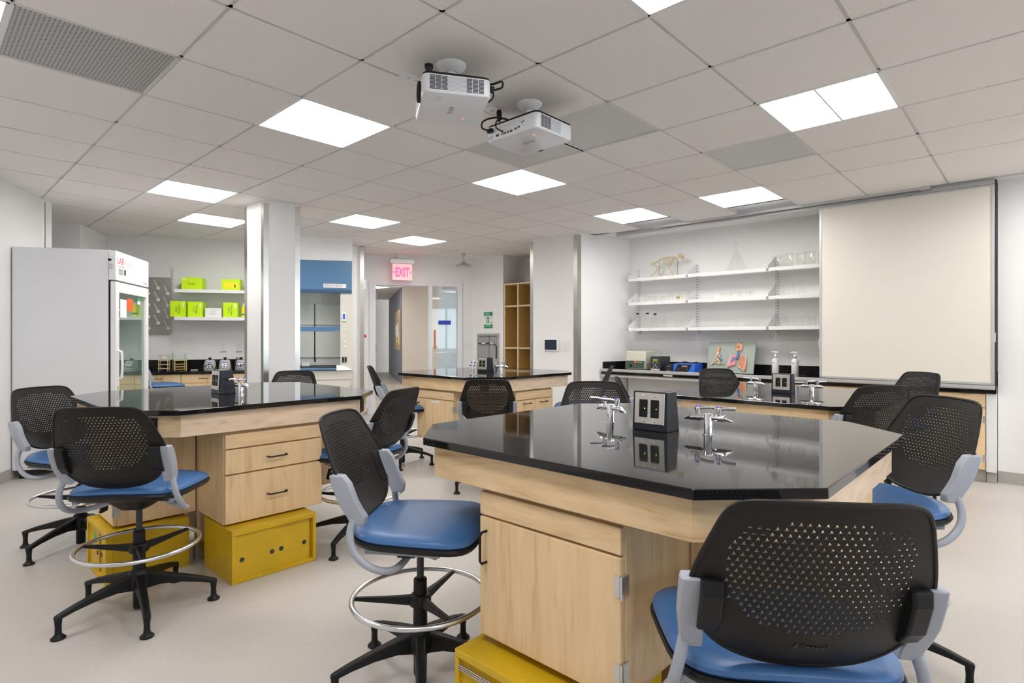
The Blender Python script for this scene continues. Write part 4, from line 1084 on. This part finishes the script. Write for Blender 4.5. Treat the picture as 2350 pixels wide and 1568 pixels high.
text('TRU', .052, 'greyink', np_, Matrix.Translation((-.135, 0, .0035)), align='LEFT', sx=1.0)
text('V', .052, 'redink', np_, Matrix.Translation((-.032, 0, .0035)), align='LEFT', sx=1.0)
text('IEW', .052, 'greyink', np_, Matrix.Translation((.006, 0, .0035)), align='LEFT', sx=1.0)
mb = MB(); mb.box(-.152, -.002, -.01, .09, .80, 1.862); po = ob('side_post', mb, 'beige', t)
mb = MB(); mb.box(-1.01, -.14, .52, .54, .85, 2.26); mb.box(-1.02, -1.0, 0, .54, .85, 2.26); mb.box(-.15, -.14, .0, .54, .85, 2.26); mb.box(-1.01, -.14, .0, .54, 2.26, 2.27); ob('interior_lining', mb, 'hoodgrey', t)
for x0, x1 in ((-1.0, -.79), (-.775, -.525), (-.51, -.155)):
    for z0, z1 in ((.955, 1.40), (1.42, 1.72)):
        mb = MB(); mb.box(x0, x1, .495, .51, z0, z1); ob('baffle', mb, 'hoodgrey', t, bevel=.008)
for x in (-.782, -.5175):
    mb = MB(); mb.box(x-.010, x+.010, .51, .519, .90, 1.72); ob('baffle_gap', mb, 'black', t)
mb = MB(); mb.box(-1.0, -.15, .02, .024, 1.355, 1.862); ob('sash_glass', mb, 'pane', t)
mb = MB(); mb.box(-1.0, -.155, .0, .035, 1.345, 1.385); mb.box(-1.0, -.22, -.01, .02, 1.325, 1.348); ob('sash_handle', mb, 'hoodblue', t, bevel=.004)
mb = MB(); mb.box(-1.0, -.14, .0, .54, .80, .845); ob('hood_worktop', mb, 'black', t)
mb = MB(); mb.box(-1.01, -.20, -.07, -.02, .808, .838); ob('air_foil', mb, 'hoodblue', t, bevel=.008)
mb = MB(); mb.loft([[(-.20, -.07, .803), (-.002, -.045, .803), (-.002, .0, .803), (-.20, .0, .803)], [(-.20, -.05, .875), (-.10, -.03, .86), (-.10, .0, .86), (-.20, .0, .875)]]); ob('foil_end', mb, 'plastic_w', t)
mb = MB(); mb.box(-1.01, -.002, -.01, .55, .10, .80); ob('base_cabinet_body', mb, 'beige', t)
mb = MB(); mb.box(-.72, -.006, -.022, -.0105, .675, .795); mb.box(-.72, -.006, -.022, -.0105, .11, .667); mb.box(-1.0, -.726, -.022, -.0105, .11, .795); ob('cabinet_front', mb, 'beige', t, bevel=.003)
mb = MB(); mb.box(-.022, -.01, -.028, -.021, .52, .60); ob('hinge', mb, 'switchgrey', t)
mb = MB(); mb.box(-.13, -.08, -.032, -.011, 1.46, 1.58); cb = ob('monitor', mb, 'plastic_w', t, bevel=.004)
mb = MB(); mb.box(-.118, -.092, -.034, -.032, 1.49, 1.56); ob('display', mb, 'blueps', cb)
mb = MB(); mb.box(-.135, -.065, -.017, -.011, .90, .985); oc = ob('outlet_plate', mb, 'steel', t, bevel=.002)
mb = MB(); mb.box(-.128, -.106, -.020, -.017, .912, .975); mb.box(-.095, -.073, -.020, -.017, .912, .975); ob('socket', mb, 'black', oc)
for k in range(4):
    mb = MB(); mb.lathe([(.012, 0), (.010, .012)], 12, M=face((-.098, -.010, 1.36-.072*k-.03), (1, 0, 0))); ob('service_knob', mb, 'plastic_w', t, smooth=True)
t = thing('wipe_box', 'small white box standing inside the fume hood', 'box', S(HC, -.62, .34, .847), SA); mb = MB(); mb.box(-.05, .05, -.03, .03, 0, .05); ob('carton', mb, 'plastic_w', t, bevel=.003)

# ------------------------------------------------------------------ glass door fridge
FP = (-4.355, 4.95)
t = thing('glass_door_fridge', 'tall white glass door lab fridge against the left wall', 'fridge', (FP[0], FP[1], 0), SA)
# local x = depth towards the door (right), local y = width away from viewer
dp, wd, fh = .79, .815, 2.035
mb = MB(); mb.box(0, dp-.06, 0, .03, .08, fh); mb.box(0, dp-.06, wd-.03, wd, .08, fh); mb.box(0, .03, .03, wd-.03, .08, fh)
mb.box(.03, dp-.06, .03, wd-.03, .08, .14); mb.box(.03, dp-.06, .03, wd-.03, 1.72, fh)
ob('cabinet_body', mb, 'whitegloss', t)
mb = MB(); mb.box(dp-.058, dp, 0, wd, 1.765, fh-.004); ob('header_panel', mb, 'plastic_w', t, bevel=.004)
mb = MB(); mb.box(dp-.052, dp-.04, .01, wd-.01, .09, 1.75); 
x0, x1 = dp-.045, dp
dm = MB(); dm.box(x0, x1, 0, .075, .09, 1.75); dm.box(x0, x1, wd-.06, wd, .09, 1.75); dm.box(x0, x1, .075, wd-.06, 1.655, 1.75); dm.box(x0, x1, .075, wd-.06, .09, .22)
dr = ob('door', dm, 'plastic_w', t, bevel=.004)
mb = MB(); mb.box(dp-.03, dp-.022, .075, wd-.06, .22, 1.655); ob('glass_pane', mb, 'fridgeglass', dr)
mb = MB(); mb.tube([(dp, .03, .86), (dp+.035, .03, .875), (dp+.04, .03, 1.0), (dp+.035, .03, 1.11), (dp, .03, 1.125)], .011, 8); ob('handle', mb, 'plastic_w', dr, smooth=True)
mb = MB(); mb.box(dp-.058, dp-.046, .004, wd-.004, .09, 1.755); 
gs = MB(); gs.box(dp-.058, dp-.047, .0, .02, .09, 1.76); gs.box(dp-.058, dp-.047, wd-.02, wd, .09, 1.76); ob('door_gasket', gs, 'black', t)
mb = MB(); mb.box(dp, dp+.004, .025, .045, .76, .80); ob('lock', mb, 'satin', dr)
for z in (.45, .78, 1.10, 1.40):
    mb = MB(); mb.box(.04, dp-.08, .04, wd-.04, z, z+.006)
    ob('inner_shelf', mb, 'glassware', t)
mb = MB(); mb.box(.035, .04, .035, wd-.035, .14, 1.7); ob('inner_lining', mb, 'white', t)
mb = MB(); mb.box(.2, dp-.1, .10, .13, .3, 1.5)
FM = lambda y, z, o=.001: face((dp+o, y, z), (0, 1, 0))
text('LAB', .085, 'redink', t, FM(.03, 1.945), align='LEFT', sx=1.0); text('RepCo', .072, 'silverink', t, FM(.20, 1.943), align='LEFT')
mb = MB(); mb.box(.03, .18, 1.893, 1.897, 0, .001); 
mb = MB(); mb.box(dp, dp+.0012, .03, .19, 1.893, 1.898); ob('red_line', mb, 'redink', t)
text('Futura', .045, 'silverink', t, FM(.66, 1.80), align='LEFT')
mb = MB(); mb.box(dp, dp+.003, .06, .16, 1.822, 1.875); ob('control_panel', mb, 'switchgrey', t); mb = MB(); mb.box(dp, dp+.004, .185, .215, 1.825, 1.875); ob('rocker_switch', mb, 'ink', t)
for nm, m, ya, yb, za, zb in (('notice_sheet', 'paper', .085, .30, 1.43, 1.60), ('notice_sheet', 'charcoal', .085, .15, 1.505, 1.60), ('notice_sheet', 'charcoal', .085, .15, 1.43, 1.495), ('red_notice', 'orange', .31, .45, 1.50, 1.615), ('green_sticker', 'sticker_green', .57, .66, 1.61, 1.645), ('white_sticker', 'paper', .57, .65, 1.575, 1.605)):
    k = .0005 if m != 'charcoal' else .0012
    mb = MB(); mb.box(dp-.0215, dp-.0215+k, ya, yb, za, zb); ob(nm, mb, m, dr)
mb = MB(); mb.tube([(dp-.045, -.004, 1.945), (dp-.045, -.02, 1.945)], .012, 8); ob('cable_gland', mb, 'black', t)
mb = MB(); mb.box(dp-.055, dp-.02, -.014, 0, 1.87, 1.91); ob('top_hinge', mb, 'satin', t, bevel=.003)
for sx in (.05, dp-.12):
    for sy in (.05, wd-.05): mb = MB(); mb.lathe([(.02, 0), (.02, .08)], 12, c=(sx, sy, 0)); ob('foot', mb, 'black', t)

# ------------------------------------------------------------------ alcove at the back left
def BB(s, t_=0., z=0.): return S(B0, s, t_, z)
t = thing('alcove_counter_top', 'black worktop with upstand in the back left alcove', 'worktop', BB(0, 0, 0), SA)
mb = MB(); mb.box(-1.64, .42, -.65, -.004, .785, .82); ob('slab', mb, 'epoxy', t, bevel=.003)
mb = MB(); mb.box(-1.64, .42, -.024, -.004, .8205, .945); ob('upstand', mb, 'epoxy', t)
nmz = ('at the far left behind the fridge', 'left of the drawer joint', 'right of the drawer joint', 'half hidden by the white column', 'behind the white column')
for k in range(4):
    xa = -1.64+.515*k
    t = thing('alcove_cabinet', 'maple cabinet in the back left alcove, '+nmz[k], 'base cabinet', BB(xa+.2575, -.63, .1), SA, 'maple cabinets in the back left alcove')
    W = .256
    mb = MB(); mb.box(-W, W, .02, .61, 0, .683); ob('body', mb, 'maple_v', t)
    mb = MB(); mb.box(-W, W, .06, .6, -.1, 0); ob('toe_kick', mb, 'cove', t)
    for za, zb in ((.57, .68), (.29, .566), (.004, .286)):
        mb = MB(); mb.box(-W+.002, W-.002, 0, .02, za, zb); d = ob('drawer', mb, 'maple_v', t, bevel=.002); handle(d, 0, zb-.05, True, 0)
for k, z in enumerate((1.51, 1.87)):
    t = thing('alcove_shelf', '%s white shelf with lime green boxes in the back left alcove' % ('lower', 'upper')[k], 'shelf', BB(-.77, 0, z), SA, 'white shelves in the back left alcove')
    mb = MB(); mb.box(0, 1.18, -.31, -.015, -.008, 0); mb.box(0, 1.18, -.32, -.31, -.042, 0); ob('board', mb, 'white', t)
    mb = MB(); mb.prism([(-.32, -.04), (0, -.04), (0, .10), (-.03, .10), (-.32, .02)], -.006, -.002, M=Matrix(((0, 0, 1, 0), (1, 0, 0, 0), (0, 1, 0, 0), (0, 0, 0, 1)))); ob('end_bracket', mb, 'white', t)
t = thing('shelf_standard', 'slotted shelf standard beside the steel drying rack in the alcove', 'shelf standard', BB(-.885, -.001, 1.29), SA)
mb = MB(); mb.box(-.016, .016, -.012, 0, 0, .90); ob('strip', mb, 'white', t); mb = MB()
for k in range(27):
    for s in (-1, 1): mb.box(s*.008-.0025, s*.008+.0025, -.0135, -.012, .02+k*.032, .034+k*.032)
ob('slots', mb, 'slot', t)
def carton(label, s0, s1, z0, h, m, txt, ts, vertical, badge=True, dpt=.2):
    t = thing('carton', label, 'box', BB((s0+s1)/2, -.19, z0+.001), SA, None)
    W = (s1-s0)/2
    mb = MB(); mb.box(-W, W, -.10, .10, 0, h); ob('box_body', mb, m, t, bevel=.0015)
    if txt:
        Mt = face((0 if not vertical else .0, -.1005, h*.48), (1, 0, 0)) @ (Matrix.Rotation(-PI/2, 4, 'Z') if vertical else Matrix.Identity(4))
        text(txt, ts, 'ink' if m == 'lime' and vertical else ('brownink' if m == 'lime' else 'silverink'), t, Mt, 'handwriting', sx=.8)
    if badge:
        mb = MB()
        if vertical: mb.box(W-.035, W-.018, -.1015, -.10, h-.075, h-.02)
        else: mb.box(-W+.012, -W+.055, -.1015, -.10, h-.03, h-.015)
        ob('badge', mb, 'paper', t)
    return t
# offsets along the wall measured from B0
carton('lime green carton, left one on the upper alcove shelf', -.70, -.455, 1.87, .155, 'lime', 'Duke.', .05, False)
c2 = carton('lime green carton with a yellow label on the upper alcove shelf', -.225, .0, 1.87, .145, 'lime', None, 0, False, False)
mb = MB(); mb.box(-.08, .09, -.102, -.10, .025, .105); yl = ob('yellow_label', mb, 'yellowlabel', c2); mb = MB(); mb.box(.045, .06, -.103, -.102, .035, .075); ob('barcode', mb, 'ink', yl)
carton('lime green carton at the left end of the lower alcove shelf', -.83, -.65, 1.51, .205, 'lime', 'Centrifuge\nTubes', .034, True)
carton('lime green carton second from left on the lower alcove shelf', -.625, -.45, 1.51, .20, 'lime', 'Vernalizer\nx 10', .034, True)
carton('white carton between the lime green cartons', -.42, -.225, 1.51, .118, 'paper', 'LOTS\nSamples', .034, False, False)
carton('lime green carton right of the white carton', -.205, -.03, 1.51, .195, 'lime', 'Culture Plates\n(sterile)', .030, True)
t = thing('dropper_bottle', 'yellow labelled bottle next to the column on the lower alcove shelf', 'bottle', BB(.04, -.22, 1.511), SA)
mb = MB(); mb.lathe([(.035, 0), (.035, .13), (.018, .15), (.018, .155)], 18); ob('bottle_body', mb, 'yellowlabel', t, smooth=True)
mb = MB(); mb.lathe([(.019, .155), (.019, .185)], 14); ob('cap', mb, 'white', t, smooth=True); mb = MB(); mb.lathe([(.0358, .03), (.0358, .05)], 18); ob('band', mb, 'green', t)
# drying rack
t = thing('drying_rack', 'steel wall drying rack with white pegs beside the fridge', 'drying rack', BB(-1.28, -.004, 1.30), SA)
mb = MB(); mb.box(0, .385, -.012, 0, 0, .745); mb.box(0, .385, -.035, 0, -.01, .012); ob('back_sheet', mb, 'steel', t)
for c in range(4):
    for r in range(4):
        x = .345-.115*c; z = .60-.155*r-(.07 if c % 2 == 0 else 0)
        mb = MB(); mb.cbox((x, -.02, z), (.034, .016, .036)); mb.tube([(x, -.024, z+.005), (x-.03, -.075, z+.105)], [.0055, .0045], 8); ob('peg', mb, 'plastic_w', t)
# counter items
CTL = .8212
def rack(label, s, t_, w_, h, d, m, levels, rz=0.):
    t = thing('test_tube_rack', label, 'test tube rack', BB(s, t_, CTL), SA+rz)
    mb = MB(); e = .004
    for sx in (-1, 1):
        for sy in (-1, 1):
            mb.box(sx*(w_/2-e)-e, sx*(w_/2-e)+e, sy*(d/2-e)-e, sy*(d/2-e)+e, 0, h)
            if m != 'rackgreen': ob('post', mb, 'rackwood', t); mb = MB()
    if m == 'rackgreen':
        for z in levels: mb.box(-w_/2, w_/2, -d/2, -d/2+.004, z*h-.004, z*h+.004); mb.box(-w_/2, w_/2, d/2-.004, d/2, z*h-.004, z*h+.004)
        for x_ in (-w_/2, w_/2-.004): mb.box(x_, x_+.004, -d/2, d/2, h-.008, h)
        ob('wire_frame', mb, m, t)
    for z in levels:
        mb = MB()
        for k in range(5): mb.box(-w_/2, w_/2, -d/2+k*d/4-.003, -d/2+k*d/4+.003, z*h-.004, z*h+.004)
        for k in range(5): mb.box(-w_/2+k*w_/4-.003, -w_/2+k*w_/4+.003, -d/2, d/2, z*h-.004, z*h+.004)
        ob('tier', mb, m, t)
    return t
rack('tall wooden test tube rack on the alcove counter', -.87, -.38, .11, .20, .08, 'rackwood', (.12, .38, .62, .97))
rack('yellow wire test tube rack on the alcove counter', -.70, -.36, .14, .13, .10, 'rackyellow', (.1, .35, .6, .97), .5)
rk = rack('green topped wire rack stacked on the yellow rack', -.70, -.36, .15, .09, .10, 'rackgreen', (.06, .5, .97), .5); rk.location.z += .1315
t = thing('glass_rod', 'short glass rod lying on the alcove counter', 'glass rod', BB(-.52, -.40, CTL), SA); mb = MB(); mb.tube([(-.04, 0, .005), (.04, .01, .005)], .004, 8); ob('rod', mb, 'rim', t, smooth=True)
for k, (s, n) in enumerate(((-.345, 'leftmost'), (-.165, 'middle'), (.03, 'rightmost'))):
    t = thing('vortex_mixer', '%s grey vortex mixer on the alcove counter' % n, 'vortex mixer', BB(s, -.36, CTL), SA+.1, 'grey vortex mixers')
    mb = MB(); mb.loft([[(x, y, z) for x, y in sup(a, b, 3, 24)] for a, b, z in ((.072, .085, 0), (.074, .086, .01), (.072, .08, .05), (.058, .066, .115), (.045, .05, .128))]); ob('housing', mb, 'greycase', t, smooth=True)
    mb = MB(); mb.lathe([(.012, .128), (.014, .14), (.022, .158), (.020, .160)], 14); ob('cup_head', mb, 'black', t, smooth=True)
    F = face((0, -.083, .062), (1, 0, 0), (0, .25, 1)); mb = MB(); mb.prism([(-.036, .04), (.036, .04), (.02, -.035), (-.02, -.035)], .0, .004); fp_ = ob('face_plate', mb, 'plastic_w', t, F)
    mb = MB(); mb.box(-.034, .034, .026, .038, .004, .006); ob('title_band', mb, 'violet', fp_); mb = MB(); mb.lathe([(.008, .004), (.007, .012)], 12, c=(0, .005, 0)); mb.box(-.011, .011, -.026, -.016, .004, .007); ob('knob', mb, 'black', fp_)
    mb = MB()
    if k == 0: mb.tube(spline([(.09, .02, .006), (.06, -.09, .012), (.02, -.105, .08), (-.03, -.11, .06), (-.10, -.09, .008)], 6), .005, 6)
    if k == 1: mb.tube(spline([(-.02, .06, .10), (-.07, .05, .115), (-.10, 0, .06), (-.09, -.06, .006), (.08, -.10, .006)], 6), .005, 6)
    if k == 2: mb.tube(spline([(.0, -.04, .13), (-.05, -.05, .155), (-.065, -.09, .07), (-.02, -.11, .05), (.07, -.11, .08)], 6), .005, 6)
    ob('power_lead', mb, 'black', t, smooth=True)
for k, s in enumerate((-.262, -.065)):
    t = thing('wall_socket', '%s white wall socket above the vortex mixers' % ('left', 'right')[k], 'wall socket'); t.matrix_world = face(BB(s, -.001, 1.115), sd)
    mb = MB(); mb.box(-.035, .035, -.057, .057, 0, .006); ob('plate', mb, 'plastic_w', t, bevel=.002); mb = MB()
    for z in (-.02, .022): mb.box(-.009, -.006, z-.006, z+.006, .006, .007); mb.box(.006, .009, z-.006, z+.006, .006, .007)
    ob('contact_slot', mb, 'greyink', t); mb = MB(); mb.box(-.04, .04, -.075, -.066, 0, .002); ob('tag_strip', mb, 'greyink', t)

# ------------------------------------------------------------------ projectors
def projector(label, c, rz, lens_side, zb=2.36):
    t = thing('projector', label, 'projector', (c[0], c[1], zb), rz, 'white ceiling projectors')
    X2, Y2, Hh = .158, .192, .082
    mb = MB()
    def rr(a, b, r, n=5):
        P = []
        for cx_, cy_, a0 in ((a-r, b-r, 0), (-a+r, b-r, PI/2), (-a+r, -b+r, PI), (a-r, -b+r, 3*PI/2)):
            for k in range(n+1): P.append((cx_+r*math.cos(a0+PI/2*k/n), cy_+r*math.sin(a0+PI/2*k/n)))
        return P
    mb.loft([[(x, y, z) for x, y in rr(X2-d, Y2-d, .03)] for z, d in ((0, .006), (.005, .001), (.012, 0), (Hh, 0))]); ob('casing', mb, 'whitegloss', t, smooth=True)
    mb = MB(); mb.loft([[(x, y, z) for x, y in rr(X2-d, Y2-d, .03)] for z, d in ((Hh, .002), (Hh+.010, .002), (Hh+.014, .008))]); mb.box(-.05, .05, -.08, .08, Hh+.01, Hh+.03)
    mb.box(-X2+.02, -.06, .04, Y2-.03, Hh+.01, Hh+.022); ob('top_cover', mb, 'black', t)
    mb = MB(); mb.lathe([(.014, Hh), (.016, Hh+.03), (.02, Hh+.035), (.02, Hh+.05)], 16, c=(-X2+.03, -Y2+.03, 0)); ob('adjuster_foot', mb, 'black', t, smooth=True)
    mh = CZ-zb
    mb = MB(); mb.lathe([(.025, Hh+.03), (.025, mh-.03)], 16); mb.box(-.03, .03, -.03, .03, Hh+.03, Hh+.07); mb.lathe([(.035, mh-.04), (.07, mh-.012), (.075, mh-.001), (.07, mh)], 28); ob('ceiling_mount', mb, 'white', t, smooth=True)
    mb = MB(); mb.box(-.055, .055, -.012, .012, Hh+.02, Hh+.04); ob('mount_arm', mb, 'charcoal', t)
    def grille(side):   # on the faces across local y
        mw = MB()
        for c0, n_ in ((-.115, 3), (.055, 3)):
            if side > 0 and c0 < 0: continue
            mb = MB()
            for k in range(n_):
                for r in range(11):
                    x = c0+.028*k
                    mb.box(x-.0125, x+.0125, side*(Y2+.0005)-.001, side*(Y2+.0005)+.001, .012+r*.006, .0155+r*.006)
            ob('vent_slots', mb, 'ink', t)
        for r in range(11): mw.box(-.045, .040, side*Y2-.0018, side*Y2+.0018, .012+r*.006, .0145+r*.006)
        ob('vent_ribs', mw, 'silverink', t)
    grille(-1); grille(1)
    # connector side on +x
    mb = MB()
    for y, z, a, b in ((.02, .022, .012, .010), (.04, .022, .012, .010), (.055, .024, .005, .016), (.067, .024, .005, .016), (-.005, .022, .020, .010), (-.04, .026, .014, .010), (-.062, .03, .014, .010), (.10, .022, .022, .012), (-.085, .05, .006, .007), (-.097, .052, .006, .007)):
        mb.box(X2-.001, X2+.0015, -y-a/2, -y+a/2, z-b/2, z+b/2)
    ob('connector', mb, 'ink', t)
    mb = MB(); mb.box(X2-.001, X2+.0008, -.175, -.135, .010, .03); mb.box(X2, X2+.001, -.115, .11, .062, .0635); ob('side_print', mb, 'silverink', t)
    mb = MB(); mb.box(X2, X2+.022, -.165, -.13, .045, .068); ob('power_plug', mb, 'black', t, bevel=.003)
    mb = MB(); mb.tube(spline([(X2+.022, -.148, .056), (X2+.058, -.165, .065), (X2+.060, -.15, .10), (X2+.02, -.08, .112), (.04, -.05, .115)], 6), .005, 8); mb.tube(spline([(X2+.006, -.05, .030), (X2+.035, -.075, .05), (X2+.03, -.075, .09), (X2-.01, -.06, .11)], 6), .004, 8); ob('cable', mb, 'black', t, smooth=True)
    # lens on -x
    mb = MB(); mb.lathe([(.050, 0), (.048, .012), (.040, .012), (.034, .002)], 24, M=face((-X2, -.055, .048), (0, -1, 0))); ob('lens_ring', mb, 'black', t, smooth=True)
    mb = MB(); mb.lathe([(.034, .001), (.02, .006), (.002, .008)], 20, M=face((-X2, -.055, .048), (0, -1, 0))); ob('lens', mb, 'screen', t, smooth=True)
    # underside print (faces down)
    U = Matrix(((0, 1, 0, 0), (1, 0, 0, 0), (0, 0, -1, -.0005), (0, 0, 0, 1)))
    text('SONY', .034, 'greyink', t, U @ Matrix.Translation((0, 0, 0)) @ Matrix.Rotation(PI, 4, 'Z') if lens_side > 0 else U, ext=.0003)
    mb = MB(); mb.box(.07, .078, .095, .103, -.001, .001); ob('status_light', mb, 'ledred', t)
    mb = MB(); 
    for yy in (-.12, -.15): mb.tube([(-.08+.014*math.cos(2*PI*k/16), yy*.9+.008*math.sin(2*PI*k/16), -.0004) for k in range(16)], .0007, 4, closed=True)
    ob('underside_marks', mb, 'silverink', t)
    return t
projector('left white ceiling projector, seen from its vented side', (-.299, 2.795), SA, 1)
projector('right white ceiling projector, ports facing left', (.099, 3.255), math.radians(227), -1)
for lab, u in (('small white ceiling outlet plate left of the left projector', (-.515, 2.93)), ('small white ceiling outlet plate between the projectors', (-.10, 3.36))):
    t = thing('ceiling_outlet', lab, 'ceiling outlet', (u[0], u[1], CZ-.006), GA); mb = MB(); mb.box(-.06, .06, -.038, .038, 0, .007); ob('plate', mb, 'plastic_w', t, bevel=.002)
    mb = MB()
    for x in (-.022, .022): mb.box(x-.006, x-.003, -.006, .006, -.001, 0); mb.box(x+.003, x+.006, -.006, .006, -.001, 0)
    ob('contact_slot', mb, 'greyink', t)
t = thing('hanging_plug', 'black cable plug pushed into the ceiling outlet beside the right projector', 'plug', (-.075, 3.33, CZ-.075), 0); mb = MB(); mb.lathe([(.006, 0), (.014, .02), (.016, .055), (.012, .068)], 12); ob('plug_body', mb, 'black', t, smooth=True)
for o in list(bpy.data.objects):
    if o.type == 'EMPTY': o.empty_display_size = .05
